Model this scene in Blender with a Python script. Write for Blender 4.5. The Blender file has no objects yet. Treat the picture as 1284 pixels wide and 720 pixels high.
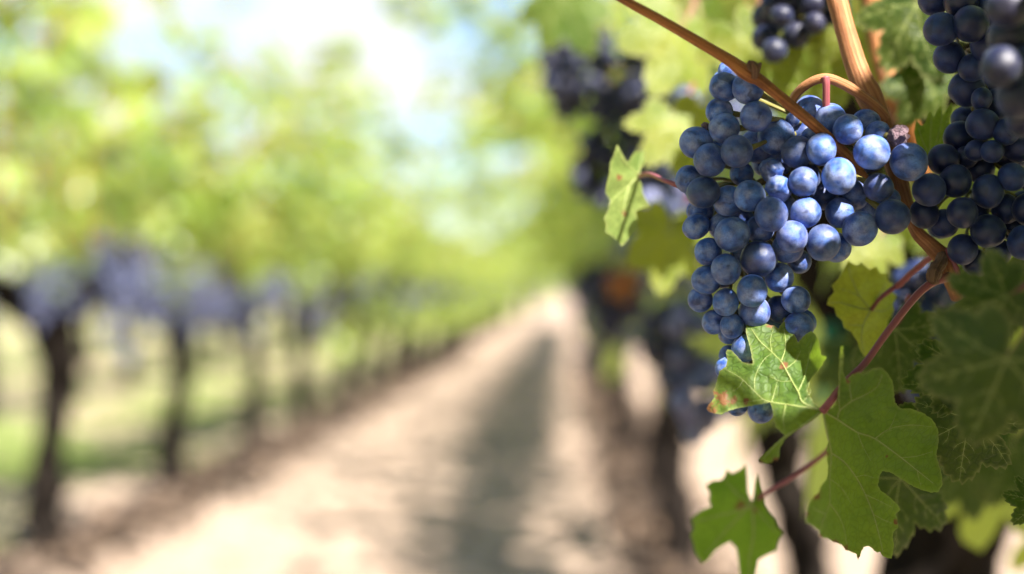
import bpy, math, random
import numpy as np
from mathutils import Vector, Matrix, Euler, noise as mnoise
from mathutils.geometry import delaunay_2d_cdt

R = math.radians
rng = random.Random(7)
nrng = np.random.default_rng(11)
SC = bpy.context.scene
COL = SC.collection

# ------------------------------------------------------------------ camera
FOC = 1783.33                       # focal length in photograph pixels (50 mm on 36 mm, 1284 px)
CAM = Vector((0, 0, 1.0))
cam_d = bpy.data.cameras.new('camera'); cam = bpy.data.objects.new('camera', cam_d); COL.objects.link(cam)
cam_d.lens = 50; cam_d.sensor_width = 36; cam_d.clip_start = 0.02; cam_d.clip_end = 3000
cam.location = CAM
cam.rotation_euler = (R(90.32), 0, R(2.18))
cam_d.dof.use_dof = True; cam_d.dof.focus_distance = 0.598; cam_d.dof.aperture_fstop = 3.1
cam_d.dof.aperture_blades = 0
SC.camera = cam
CM = Euler(cam.rotation_euler).to_matrix()
RT, UP, FW = CM @ Vector((1, 0, 0)), CM @ Vector((0, 1, 0)), CM @ Vector((0, 0, -1))
def P(px, py, d):
    px, py, d = float(px), float(py), float(d)
    return CAM + d * (FW + RT * ((px - 642) / FOC) - UP * ((py - 360) / FOC))
def to_px(v):
    q = Vector(v) - CAM; z = q.dot(FW)
    if z < 1e-4: return None
    return 642 + FOC * q.dot(RT) / z, 360 - FOC * q.dot(UP) / z, z

# ------------------------------------------------------------------ light
SUN = Vector((0.44, -0.62, 0.80)).normalized()           # towards the sun
el = math.asin(SUN.z); az = math.atan2(SUN.x, SUN.y)
W = bpy.data.worlds.new('World'); SC.world = W; W.use_nodes = True
nt = W.node_tree; bg = nt.nodes['Background']
sky = nt.nodes.new('ShaderNodeTexSky'); sky.sky_type = 'NISHITA'; sky.sun_disc = False
sky.sun_elevation = el; sky.sun_rotation = az; sky.dust_density = 0.6; sky.ozone_density = 2.2
tc = nt.nodes.new('ShaderNodeTexCoord')
mp = nt.nodes.new('ShaderNodeMapping'); mp.inputs['Scale'].default_value = (1, 1, 2.4)
ns = nt.nodes.new('ShaderNodeTexNoise'); ns.inputs['Scale'].default_value = 5.5; ns.inputs['Detail'].default_value = 7
rp = nt.nodes.new('ShaderNodeValToRGB'); rp.color_ramp.elements[0].position = 0.44; rp.color_ramp.elements[1].position = 0.62
mx = nt.nodes.new('ShaderNodeMix'); mx.data_type = 'RGBA'
mx.inputs[7].default_value = (5.3, 5.45, 5.7, 1)
nt.links.new(tc.outputs['Generated'], mp.inputs[0]); nt.links.new(mp.outputs[0], ns.inputs['Vector'])
sep = nt.nodes.new('ShaderNodeSeparateXYZ'); nt.links.new(tc.outputs['Generated'], sep.inputs[0])
def mrange(src, a, b):
    m = nt.nodes.new('ShaderNodeMapRange'); m.interpolation_type = 'SMOOTHSTEP'; m.inputs[1].default_value = a; m.inputs[2].default_value = b
    nt.links.new(src, m.inputs[0]); return m.outputs[0]
def mul(a, b):
    m = nt.nodes.new('ShaderNodeMath'); m.operation = 'MULTIPLY'; nt.links.new(a, m.inputs[0]); nt.links.new(b, m.inputs[1]); return m.outputs[0]
# a bank of cloud low in the sky ahead, clear blue elsewhere
nt.links.new(ns.outputs['Fac'], rp.inputs[0])
bank = mul(mul(rp.outputs[0], mrange(sep.outputs[2], .50, .28)), mrange(sep.outputs[1], .2, .6)); nt.links.new(bank, mx.inputs[0])
nt.links.new(sky.outputs[0], mx.inputs[6]); nt.links.new(mx.outputs[2], bg.inputs['Color'])
bg.inputs['Strength'].default_value = 0.052
sd = bpy.data.lights.new('sun', 'SUN'); so = bpy.data.objects.new('sun', sd); COL.objects.link(so)
sd.energy = 5.0; sd.angle = R(0.5); sd.color = (1.0, 0.94, 0.85)
so.rotation_euler = SUN.to_track_quat('Z', 'Y').to_euler()
so.location = (3, -3, 8)
SC.view_settings.view_transform = 'Standard'; SC.view_settings.look = 'None'
SC.view_settings.exposure = 2.05; SC.view_settings.gamma = 1
SC.render.engine = 'CYCLES'
SC.cycles.use_denoising = True
SC.cycles.max_bounces = 8; SC.cycles.transmission_bounces = 6; SC.cycles.diffuse_bounces = 4
SC.cycles.sample_clamp_indirect = 6
SC.cycles.use_adaptive_sampling = True; SC.cycles.adaptive_threshold = 0.015

# ------------------------------------------------------------------ helpers
def tag(o, label=None, cat=None, group=None, kind=None):
    if label: o['label'] = label
    if cat: o['category'] = cat
    if group: o['group'] = group
    if kind: o['kind'] = kind
    return o
def empty(name, loc, label=None, cat=None, group=None):
    o = bpy.data.objects.new(name, None); o.location = loc; o.empty_display_size = 0.05
    COL.objects.link(o); return tag(o, label, cat, group)
def link(name, me, parent=None, loc=(0, 0, 0)):
    o = bpy.data.objects.new(name, me); COL.objects.link(o)
    o.location = loc
    if parent: o.parent = parent
    return o
def mesh(name, V, F, mats, midx=None, smooth=True, attrs=None, uv=None):
    me = bpy.data.meshes.new(name)
    me.from_pydata([tuple(v) for v in V], [], [tuple(int(i) for i in f) for f in F])
    for m in (mats if isinstance(mats, (list, tuple)) else [mats]): me.materials.append(m)
    if midx is not None: me.polygons.foreach_set('material_index', np.asarray(midx, dtype=np.int32))
    if smooth: me.polygons.foreach_set('use_smooth', [True] * len(me.polygons))
    for k, a in (attrs or {}).items():
        at = me.attributes.new(k, 'FLOAT', 'POINT'); at.data.foreach_set('value', np.asarray(a, dtype=np.float32))
    if uv is not None:
        l = me.uv_layers.new(name='UVMap'); idx = np.zeros(len(me.loops), dtype=np.int32)
        me.loops.foreach_get('vertex_index', idx); l.data.foreach_set('uv', np.asarray(uv, dtype=np.float32)[idx].ravel())
    me.update(); return me
class MB:
    """collects geometry for one mesh"""
    def __init__(s): s.V, s.F, s.M, s.U = [], [], [], []; s.n = 0
    def add(s, V, F, m=0, U=None):
        s.V.append(np.asarray(V, dtype=float)); s.F += [tuple(i + s.n for i in f) for f in F]; s.M += [m] * len(F)
        s.U.append(np.asarray(U, dtype=float) if U is not None else np.zeros((len(V), 2))); s.n += len(V)
    def build(s, name, mats, parent=None, off=(0, 0, 0), smooth=True):
        V = np.concatenate(s.V) - np.asarray(off, dtype=float)
        me = mesh(name, V, s.F, mats, s.M, smooth, uv=np.concatenate(s.U))
        return link(name, me, parent)
def spline(pts, sub=6):
    """Catmull-Rom through points of any dimension"""
    p = [np.asarray(q, dtype=float) for q in pts]
    p = [2 * p[0] - p[1]] + p + [2 * p[-1] - p[-2]]
    out = []
    for i in range(1, len(p) - 2):
        for k in range(sub):
            t = k / sub
            out.append(.5 * ((2 * p[i]) + (-p[i-1] + p[i+1]) * t + (2*p[i-1] - 5*p[i] + 4*p[i+1] - p[i+2]) * t*t + (-p[i-1] + 3*p[i] - 3*p[i+1] + p[i+2]) * t**3))
    out.append(p[-2]); return np.array(out)
def tube(pts, rad, seg=10, rough=0.0, fr=60, flat=1.0, cap=True):
    """tube along points (N,3) with radii; returns V, F, UV"""
    pts = np.asarray(pts, dtype=float); N = len(pts)
    T = np.gradient(pts, axis=0); T /= np.linalg.norm(T, axis=1)[:, None] + 1e-12
    n = np.cross(T[0], (0.3, 0.2, 1.0)); n /= np.linalg.norm(n) + 1e-12
    V, U = [], []; L = 0
    for i in range(N):
        n = n - T[i] * np.dot(n, T[i]); n /= np.linalg.norm(n) + 1e-12; b = np.cross(T[i], n)
        if i: L += np.linalg.norm(pts[i] - pts[i-1])
        for k in range(seg):
            a = 2 * math.pi * k / seg; r = rad[i]
            d = n * math.cos(a) + b * math.sin(a) * flat
            if rough:
                q = pts[i] + d * r
                r *= 1 + rough * mnoise.noise(Vector(q * fr)) + rough * .6 * mnoise.noise(Vector(q * fr * 2.7))
            V.append(pts[i] + d * r); U.append((k / seg, L))
    F = [(i*seg + k, i*seg + (k+1) % seg, (i+1)*seg + (k+1) % seg, (i+1)*seg + k) for i in range(N-1) for k in range(seg)]
    if cap:
        V.append(pts[0] - T[0] * rad[0] * .4); V.append(pts[-1] + T[-1] * rad[-1] * .4); U += [(0, 0), (0, L)]
        a, c = len(V) - 2, len(V) - 1
        F += [(a, (k+1) % seg, k) for k in range(seg)] + [(c, (N-1)*seg + k, (N-1)*seg + (k+1) % seg) for k in range(seg)]
    return np.array(V), F, np.array(U)
def px_tube(pts, sub=6, **kw):
    """pts: (px, py, depth, radius_px)"""
    s = spline(pts, sub)
    return tube([P(a, b, d) for a, b, d, r in s], [r * d / FOC for a, b, d, r in s], **kw)
def sphere(seg=28, rings=18):
    V = [(0, 0, 1)]
    for i in range(1, rings):
        t = math.pi * i / rings
        for k in range(seg):
            a = 2*math.pi*k/seg; V.append((math.sin(t)*math.cos(a), math.sin(t)*math.sin(a), math.cos(t)))
    V.append((0, 0, -1)); F = []
    for k in range(seg): F.append((0, 1+k, 1+(k+1) % seg))
    for i in range(rings-2):
        for k in range(seg): F.append((1+i*seg+k, 1+(i+1)*seg+k, 1+(i+1)*seg+(k+1) % seg, 1+i*seg+(k+1) % seg))
    l = len(V)-1; o = 1+(rings-2)*seg
    for k in range(seg): F.append((l, o+(k+1) % seg, o+k))
    return np.array(V), F

# ------------------------------------------------------------------ materials
class N:
    def __init__(s, name):
        s.m = bpy.data.materials.new(name); s.m.use_nodes = True; s.t = s.m.node_tree
        s.t.nodes.clear(); s.out = s.t.nodes.new('ShaderNodeOutputMaterial')
    def n(s, typ, **kw):
        x = s.t.nodes.new('ShaderNode' + typ)
        for k, v in kw.items():
            if k.startswith('i_'): x.inputs[int(k[2:]) if k[2:].isdigit() else k[2:].replace('_', ' ')].default_value = v
            else: setattr(x, k, v)
        return x
    def l(s, a, b): s.t.links.new(a, b)
    def ramp(s, src, stops, interp='LINEAR'):
        r = s.n('ValToRGB'); e = r.color_ramp; e.interpolation = interp
        while len(e.elements) < len(stops): e.elements.new(0.5)
        for el_, (p, c) in zip(e.elements, stops): el_.position = p; el_.color = (*c, 1) if len(c) == 3 else c
        s.l(src, r.inputs[0]); return r.outputs[0]
    def mix(s, fac, a, b, blend='MIX'):
        m = s.n('Mix', data_type='RGBA', blend_type=blend)
        for sock, v in ((m.inputs[0], fac), (m.inputs[6], a), (m.inputs[7], b)):
            if hasattr(v, 'links') or isinstance(v, bpy.types.NodeSocket): s.l(v, sock)
            else: sock.default_value = v if not isinstance(v, tuple) else ((*v, 1) if len(v) == 3 else v)
        return m.outputs[2]
    def math(s, op, a, b=0.0, clamp=False):
        m = s.n('Math', operation=op, use_clamp=clamp)
        for sock, v in ((m.inputs[0], a), (m.inputs[1], b)):
            if isinstance(v, bpy.types.NodeSocket): s.l(v, sock)
            else: sock.default_value = v
        return m.outputs[0]
    def noise(s, vec, scale, detail=4, rough=.55, dist=0):
        x = s.n('TexNoise'); x.inputs['Scale'].default_value = scale; x.inputs['Detail'].default_value = detail
        x.inputs['Roughness'].default_value = rough; x.inputs['Distortion'].default_value = dist
        if vec is not None: s.l(vec, x.inputs['Vector'])
        return x.outputs['Fac']
    def bump(s, h, strength, dist):
        b = s.n('Bump'); b.inputs['Strength'].default_value = strength; b.inputs['Distance'].default_value = dist
        s.l(h, b.inputs['Height']); return b.outputs[0]
    def done(s, sh): s.l(sh, s.out.inputs['Surface']); return s.m

def berry_mat(name, island=False, bloom_lo=(.022, .068, .31), bloom_hi=(.10, .225, .66), dust=(.48, .50, .62), skin=(.004, .007, .034), amount=1.0):
    n = N(name); tc = n.n('TexCoord')
    if island:
        g = n.n('NewGeometry'); rnd = g.outputs['Random Per Island']; vec0 = tc.outputs['Object']; k = 140
    else:
        oi = n.n('ObjectInfo'); rnd = oi.outputs['Random']; vec0 = tc.outputs['Object']; k = 1
    off = n.n('CombineXYZ'); n.l(n.math('MULTIPLY', rnd, 37.0), off.inputs[0]); n.l(n.math('MULTIPLY', rnd, 91.0), off.inputs[1])
    va = n.n('VectorMath', operation='ADD'); n.l(vec0, va.inputs[0]); n.l(off.outputs[0], va.inputs[1]); v = va.outputs[0]
    patch = n.ramp(n.noise(v, 1.1*k, 2, .5, .5), [(.33, (0,)*3), (.41, (.75,)*3), (.55, (1,)*3)])
    spk = n.ramp(n.noise(v, 15*k, 5, .78), [(.38, (0,)*3), (.50, (1,)*3)])
    fine = n.noise(v, 34*k, 2)
    tone = n.noise(v, 1.4*k, 1)
    bl = n.mix(n.ramp(tone, [(.35, (0,)*3), (.7, (1,)*3)]), bloom_lo, bloom_hi)
    bl = n.mix(n.ramp(n.noise(v, 1.3*k, 2, .5), [(.42, (0,)*3), (.72, (.5,)*3)]), bl, dust)
    bl = n.mix(n.ramp(n.math('FRACT', n.math('MULTIPLY', rnd, 5.9)), [(.45, (0,)*3), (1, (.32,)*3)]), bl, tuple((a + b) * .5 * m for a, b, m in zip(bloom_lo, bloom_hi, (1.9, .8, .75))))
    cov = n.math('MULTIPLY', n.math('ADD', n.math('MULTIPLY', patch, .62), .38), n.math('ADD', n.math('MULTIPLY', spk, .62), .38))
    rv = n.ramp(n.math('FRACT', n.math('MULTIPLY', rnd, 17.3)), [(0, (.22,)*3), (.14, (.42,)*3), (.22, (.75,)*3), (1, (1,)*3)])
    cov = n.math('MULTIPLY', n.math('MULTIPLY', cov, rv), amount, True)
    col = n.mix(cov, skin, bl)
    b = n.n('BsdfPrincipled'); n.l(col, b.inputs['Base Color'])
    rr = n.n('MapRange'); n.l(cov, rr.inputs[0]); rr.inputs[3].default_value = .30; rr.inputs[4].default_value = .62
    n.l(rr.outputs[0], b.inputs['Roughness']); b.inputs['Specular IOR Level'].default_value = .42
    b.inputs['Sheen Weight'].default_value = .12; b.inputs['Sheen Roughness'].default_value = .4; b.inputs['Sheen Tint'].default_value = (.6, .75, 1, 1)
    h = n.math('ADD', n.math('MULTIPLY', fine, .5), spk)
    n.l(n.bump(h, .12, .05 if not island else .0004), b.inputs['Normal'])
    return n.done(b.outputs[0])
M = {}
M['berry'] = berry_mat('waxy_berry')
M['berry_shaded'] = berry_mat('shade_tinted_berry', bloom_lo=(.007, .020, .11), bloom_hi=(.024, .060, .23), dust=(.05, .06, .12), amount=.75)  # darker copy of the berry, shade put into its colour
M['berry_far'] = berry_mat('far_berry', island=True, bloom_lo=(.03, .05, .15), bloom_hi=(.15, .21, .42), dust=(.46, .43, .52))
M['berry_mid'] = berry_mat('mid_berry', bloom_lo=(.010, .014, .035), bloom_hi=(.035, .042, .09), dust=(.09, .08, .09), amount=.7)  # dark low-bloom copy; puts shade into the near corner cluster

n = N('shrivelled_skin'); tc = n.n('TexCoord'); v = tc.outputs['Object']
b = n.n('BsdfPrincipled'); n.l(n.mix(n.noise(v, 6, 6, .7), (.035, .010, .022), (.40, .27, .32)), b.inputs['Base Color']); b.inputs['Roughness'].default_value = .5
n.l(n.bump(n.noise(v, 5, 6), .6, .15), b.inputs['Normal']); M['raisin'] = n.done(b.outputs[0])

def bark_mat(name, a, b_, c, sc=1.0, rough=.6, bump=.4, dist=.001, spec=.35):
    n = N(name); uv = n.n('UVMap'); tc = n.n('TexCoord')
    mp = n.n('Mapping'); mp.inputs['Scale'].default_value = (16, 30*sc, 1); n.l(uv.outputs[0], mp.inputs[0])
    st = n.noise(mp.outputs[0], 1.0, 6, .65, .4)
    bl = n.noise(tc.outputs['Object'], 60*sc, 5, .65)
    col = n.mix(n.ramp(st, [(.35, (0,)*3), (.68, (1,)*3)]), a, b_)
    col = n.mix(n.ramp(bl, [(.5, (0,)*3), (.72, (.85,)*3)]), col, c)
    p = n.n('BsdfPrincipled'); n.l(col, p.inputs['Base Color']); p.inputs['Roughness'].default_value = rough; p.inputs['Specular IOR Level'].default_value = spec
    n.l(n.bump(n.math('ADD', st, n.math('MULTIPLY', bl, .5)), bump, dist), p.inputs['Normal']); return n.done(p.outputs[0])
M['cane'] = bark_mat('ripe_cane', (.20, .060, .015), (.52, .22, .065), (.13, .045, .020), .8, .6, .7, .0012)
M['cane_pale'] = bark_mat('tan_cane', (.22, .075, .03), (.50, .24, .10), (.15, .05, .02), .8, .6, .7, .0012)
M['stem_red'] = bark_mat('red_stem', (.20, .045, .065), (.33, .10, .10), (.10, .03, .04), .7, .45, .2, .0004)
M['stem_green'] = bark_mat('green_stem', (.12, .12, .03), (.22, .18, .05), (.18, .09, .04), .7, .5, .3, .0004)
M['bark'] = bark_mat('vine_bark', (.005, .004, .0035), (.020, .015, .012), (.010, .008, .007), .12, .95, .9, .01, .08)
M['wood_rough'] = bark_mat('old_wood', (.07, .035, .02), (.24, .13, .08), (.30, .20, .16), .6, .7, .8, .002)

def leaf_mat(name, dark, light, trans, tfac=.42, detail=False, yellow=(.20, .19, .02), bright=1.0, ybias=.62, rough=.42, spec=.3):
    n = N(name); tc = n.n('TexCoord'); v = tc.outputs['Object']
    g = n.n('NewGeometry')
    if detail:
        oi = n.n('ObjectInfo'); rnd = oi.outputs['Random']
    else: rnd = g.outputs['Random Per Island']
    f1 = n.noise(v, 45 if detail else 3, 4, .6)
    fac = n.math('ADD', n.math('MULTIPLY', f1, .55), n.math('MULTIPLY', rnd, .45))
    col = n.mix(n.ramp(fac, [(.3, (0,)*3), (.7, (1,)*3)]), dark, light)
    yel = n.ramp(n.math('FRACT', n.math('MULTIPLY', rnd, 7.7)), [(ybias, (0,)*3), (1, (.8,)*3)])
    if not detail: col = n.mix(yel, col, yellow)
    tcol = n.mix(n.ramp(fac, [(.3, (0,)*3), (.75, (1,)*3)]), tuple(c*.72 for c in trans), trans)
    if detail:
        at = n.n('Attribute', attribute_name='vein'); vein = n.ramp(at.outputs['Fac'], [(0, (1,)*3), (.35, (.42,)*3), (1, (0,)*3)])
        vo = n.n('TexVoronoi', feature='DISTANCE_TO_EDGE'); vo.inputs['Scale'].default_value = 300
        dv = n.n('VectorMath', operation='ADD'); n.l(v, dv.inputs[0])
        nn = n.n('TexNoise'); nn.inputs['Scale'].default_value = 120; n.l(v, nn.inputs['Vector'])
        sc_ = n.n('VectorMath', operation='SCALE'); sc_.inputs['Scale'].default_value = .006; n.l(nn.outputs['Color'], sc_.inputs[0]); n.l(sc_.outputs[0], dv.inputs[1])
        n.l(dv.outputs[0], vo.inputs['Vector'])
        net = n.ramp(vo.outputs['Distance'], [(0, (1,)*3), (.14, (0,)*3)])
        blot = n.ramp(n.noise(v, 90, 5, .7), [(.56, (0,)*3), (.75, (.5,)*3)])
        col = n.mix(blot, col, yellow)
        big = n.ramp(n.noise(v, 22, 3, .6), [(.40, (0,)*3), (.66, (.75,)*3)]); col = n.mix(big, col, yellow)
        col = n.mix(n.ramp(n.noise(v, 260, 4, .7), [(.45, (0,)*3), (.7, (.45,)*3)]), col, dark)
        col = n.mix(n.math('MULTIPLY', net, .45), col, tuple(c*.45 for c in dark))
        col = n.mix(n.math('MULTIPLY', vein, .65), col, (.22, .27, .075))
        ae = n.n('Attribute', attribute_name='edge'); ed = n.ramp(ae.outputs['Fac'], [(0, (1,)*3), (.5, (.35,)*3), (1, (0,)*3)])
        col = n.mix(n.math('MULTIPLY', ed, .55), col, (.33, .33, .13))
        ab = n.n('Attribute', attribute_name='brown')
        bf = n.ramp(n.math('ADD', ab.outputs['Fac'], n.math('MULTIPLY', n.math('SUBTRACT', n.noise(v, 330, 6, .75), .5), 1.5)), [(.62, (0,)*3), (.80, (1,)*3)])
        bcol = n.mix(n.noise(v, 300, 3), (.13, .042, .015), (.27, .14, .06))
        col = n.mix(bf, col, bcol); tcol = n.mix(bf, tcol, (.16, .07, .02))
        tcol = n.mix(n.math('MULTIPLY', net, .22), tcol, tuple(c*.4 for c in trans))
        tcol = n.mix(n.math('MULTIPLY', vein, .5), tcol, (.34, .36, .12))
    p = n.n('BsdfPrincipled'); n.l(col, p.inputs['Base Color']); p.inputs['Roughness'].default_value = rough; p.inputs['Specular IOR Level'].default_value = spec
    t = n.n('BsdfTranslucent'); n.l(tcol, t.inputs['Color'])
    if detail:
        hgt = n.math('ADD', n.math('MULTIPLY', vein, -.8), n.math('ADD', n.math('MULTIPLY', net, -.25), n.math('MULTIPLY', n.noise(v, 140, 4), .9)))
        nb = n.bump(hgt, .55, .0013); n.l(nb, p.inputs['Normal'])
    ms = n.n('MixShader'); ms.inputs[0].default_value = tfac; n.l(p.outputs[0], ms.inputs[1]); n.l(t.outputs[0], ms.inputs[2])
    return n.done(ms.outputs[0])
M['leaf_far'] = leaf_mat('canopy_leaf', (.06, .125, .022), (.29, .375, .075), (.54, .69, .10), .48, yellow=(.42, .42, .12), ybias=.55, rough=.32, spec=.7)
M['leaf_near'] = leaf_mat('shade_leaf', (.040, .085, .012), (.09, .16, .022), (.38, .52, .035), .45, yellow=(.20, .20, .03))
M['leaf_hero'] = leaf_mat('lit_leaf_blade', (.036, .088, .016), (.075, .145, .025), (.30, .46, .03), .42, detail=True, yellow=(.13, .17, .03), rough=.55)
M['leaf_backlit'] = leaf_mat('backlit_tint_blade', (.045, .11, .015), (.08, .17, .022), (.36, .66, .03), .5, detail=True, yellow=(.12, .17, .02))  # transmission colour raised to put backlight into this leaf
M['leaf_shaded'] = leaf_mat('shade_tinted_blade', (.012, .034, .006), (.026, .060, .008), (.10, .20, .010), .28, detail=True, yellow=(.08, .10, .015))  # darker leaf copy with the shade put into its colour
M['leaf_pale'] = leaf_mat('pale_green_blade', (.13, .21, .05), (.24, .33, .10), (.46, .60, .12), .45, detail=True, yellow=(.26, .30, .09))
M['leaf_glow'] = leaf_mat('yellow_green_blade', (.10, .16, .02), (.20, .26, .04), (.55, .62, .05), .5, detail=True, yellow=(.30, .29, .05))
M['leaf_red'] = leaf_mat('dry_red_leaf', (.12, .03, .012), (.26, .07, .02), (.45, .10, .02), .4, detail=True, yellow=(.25, .12, .03))
n = N('leaf_vein'); p = n.n('BsdfPrincipled'); tc = n.n('TexCoord')
n.l(n.mix(n.noise(tc.outputs['Object'], 80), (.21, .26, .065), (.32, .35, .12)), p.inputs['Base Color']); p.inputs['Roughness'].default_value = .5; M['vein'] = n.done(p.outputs[0])
n = N('teal_plastic'); p = n.n('BsdfPrincipled'); tc = n.n('TexCoord')
n.l(n.mix(n.noise(tc.outputs['Object'], 60), (.01, .16, .12), (.02, .24, .18)), p.inputs['Base Color']); p.inputs['Roughness'].default_value = .4; M['teal'] = n.done(p.outputs[0])

# ground: pale sandy soil, with worn wheel lines and dry/green patches between the rows
ROWS = {'left': -1.97, 'left2': -4.37, 'left3': -6.8, 'right': 0.42, 'right2': 2.85, 'right3': 5.2}
n = N('sandy_soil'); tc = n.n('TexCoord'); v = tc.outputs['Object']
c1 = n.mix(n.noise(v, .9, 6, .6), (.345, .25, .185), (.49, .38, .30))
c1 = n.mix(n.ramp(n.noise(v, 7, 6, .7), [(.35, (.8,)*3), (.6, (0,)*3)]), c1, (.32, .235, .18))
sx = n.n('SeparateXYZ'); n.l(v, sx.inputs[0])
band = n.n('MapRange'); n.l(sx.outputs[0], band.inputs[0]); band.inputs[1].default_value = -2.1; band.inputs[2].default_value = -2.7; band.inputs[3].default_value = 0; band.inputs[4].default_value = 1
gf = n.math('MULTIPLY', band.outputs[0], n.ramp(n.noise(v, .75, 4, .6), [(.42, (0,)*3), (.54, (.9,)*3)]))
c1 = n.mix(gf, c1, (.13, .19, .035))
p = n.n('BsdfPrincipled'); n.l(c1, p.inputs['Base Color']); p.inputs['Roughness'].default_value = .95; p.inputs['Specular IOR Level'].default_value = .1
n.l(n.bump(n.math('ADD', n.noise(v, 14, 8, .7), n.noise(v, 3, 3)), .7, .05), p.inputs['Normal']); M['soil'] = n.done(p.outputs[0])
n = N('dry_litter'); g = n.n('NewGeometry'); p = n.n('BsdfPrincipled')
n.l(n.ramp(g.outputs['Random Per Island'], [(0, (.020, .013, .010)), (.5, (.055, .036, .024)), (1, (.15, .095, .06))]), p.inputs['Base Color']); p.inputs['Roughness'].default_value = .9; M['litter'] = n.done(p.outputs[0])
n = N('short_grass'); g = n.n('NewGeometry'); p = n.n('BsdfPrincipled')
n.l(n.ramp(g.outputs['Random Per Island'], [(0, (.05, .09, .012)), (.6, (.11, .17, .025)), (1, (.26, .25, .07))]), p.inputs['Base Color']); p.inputs['Roughness'].default_value = .7
t = n.n('BsdfTranslucent'); t.inputs[0].default_value = (.25, .36, .05, 1); ms = n.n('MixShader'); ms.inputs[0].default_value = .35
n.l(p.outputs[0], ms.inputs[1]); n.l(t.outputs[0], ms.inputs[2]); M['grass'] = n.done(ms.outputs[0])

# ------------------------------------------------------------------ ground
def ground_h(x, y):
    h = 0.012 * mnoise.noise(Vector((x*1.3, y*1.3, 0))) + 0.006 * mnoise.noise(Vector((x*6, y*6, 3)))
    for r in ROWS.values(): h += 0.03 * math.exp(-((x - r) / .28)**2) * (1 + .5 * mnoise.noise(Vector((x*3, y*2, 9))))
    return h if abs(x) < 9 and -3 < y < 62 else 0
xs = np.concatenate([[-700, -200, -60, -25, -14], np.arange(-8.6, 8.61, .12), [14, 25, 60, 200, 700]])
ys = np.concatenate([[-60, -10], np.arange(-2, 14, .16), np.arange(14, 60, .8), [64, 80, 120, 250, 600, 1800]])
V = [(x, y, ground_h(x, y)) for y in ys for x in xs]; nx = len(xs)
F = [(j*nx+i, j*nx+i+1, (j+1)*nx+i+1, (j+1)*nx+i) for j in range(len(ys)-1) for i in range(nx-1)]
tag(link('ground', mesh('ground', V, F, M['soil'])), 'pale sandy vineyard soil of the path between the rows', 'ground', kind='structure')

# ------------------------------------------------------------------ leaf outlines
def leaf_outline(seed=0, serr=1, per=9):
    """five-lobed grape leaf, petiole sinus at the origin's bottom; unit size, tip at +y"""
    r_ = random.Random(seed)
    tips = [(-148, .56), (-98, .80), (-46, .93), (0, 1.05), (46, .93), (98, .80), (148, .56)]
    tips = [(a + r_.uniform(-5, 5), l * r_.uniform(.93, 1.07)) for a, l in tips]
    cuts = [r_.uniform(.70, .84), r_.uniform(.52, .68), r_.uniform(.60, .75), r_.uniform(.60, .75), r_.uniform(.52, .68), r_.uniform(.70, .84)]
    pol = [(-176, .05), (-168, .30)]
    for i, (a, l) in enumerate(tips):
        pol.append((a, l))
        if i < 6: pol.append(((a + tips[i+1][0]) / 2, cuts[i] * (l + tips[i+1][1]) / 2))
    pol += [(168, .30), (176, .05)]
    out = []
    for (a0, l0), (a1, l1) in zip(pol[:-1], pol[1:]):
        for k in range(per):
            t = k / per; a = a0 + (a1 - a0) * t; l = l0 + (l1 - l0) * (t if l1 > l0 else t)
            l *= 1 + .05 * math.sin(math.pi * t)
            if serr and .25 < l: l *= 1 + serr * .075 * ((k % 3) / 2 - .5) * (1 + .4 * r_.random())
            out.append((l * math.sin(R(a)), l * math.cos(R(a))))
    out.append((math.sin(R(176)) * .05, math.cos(R(176)) * .05))
    veins = []
    for a, l in tips[1:6]:
        tip = np.array((math.sin(R(a)), math.cos(R(a)))) * l * .94; side = np.array((tip[1], -tip[0])) * .05 * r_.uniform(-1, 1)
        main = [np.zeros(2), tip * .33 + side, tip * .67 + side, tip]; veins.append((main, 1.0))
        for s in (-1, 1):
            for t in (.35, .58, .78):
                o = tip * t + side; d = math.atan2(tip[0], tip[1]) + s * R(42 + 8 * r_.random()); ln = l * .34 * (1.1 - t)
                veins.append(([o, o + np.array((math.sin(d), math.cos(d))) * ln * .55, o + np.array((math.sin(d - s*.2), math.cos(d - s*.2))) * ln], .5))
    return np.array(out), veins
def in_poly(pts, poly):
    x, y = pts[:, 0], pts[:, 1]; c = np.zeros(len(pts), bool); j = len(poly) - 1
    for i in range(len(poly)):
        xi, yi = poly[i]; xj, yj = poly[j]
        c ^= ((yi > y) != (yj > y)) & (x < (xj - xi) * (y - yi) / (yj - yi + 1e-15) + xi); j = i
    return c
def seg_dist(pts, line):
    d = np.full(len(pts), 1e9)
    for a, b in zip(line[:-1], line[1:]):
        a, b = np.asarray(a, float), np.asarray(b, float); ab = b - a; t = np.clip(((pts - a) @ ab) / (ab @ ab + 1e-15), 0, 1)
        d = np.minimum(d, np.linalg.norm(pts - (a + t[:, None] * ab), axis=1))
    return d
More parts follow.
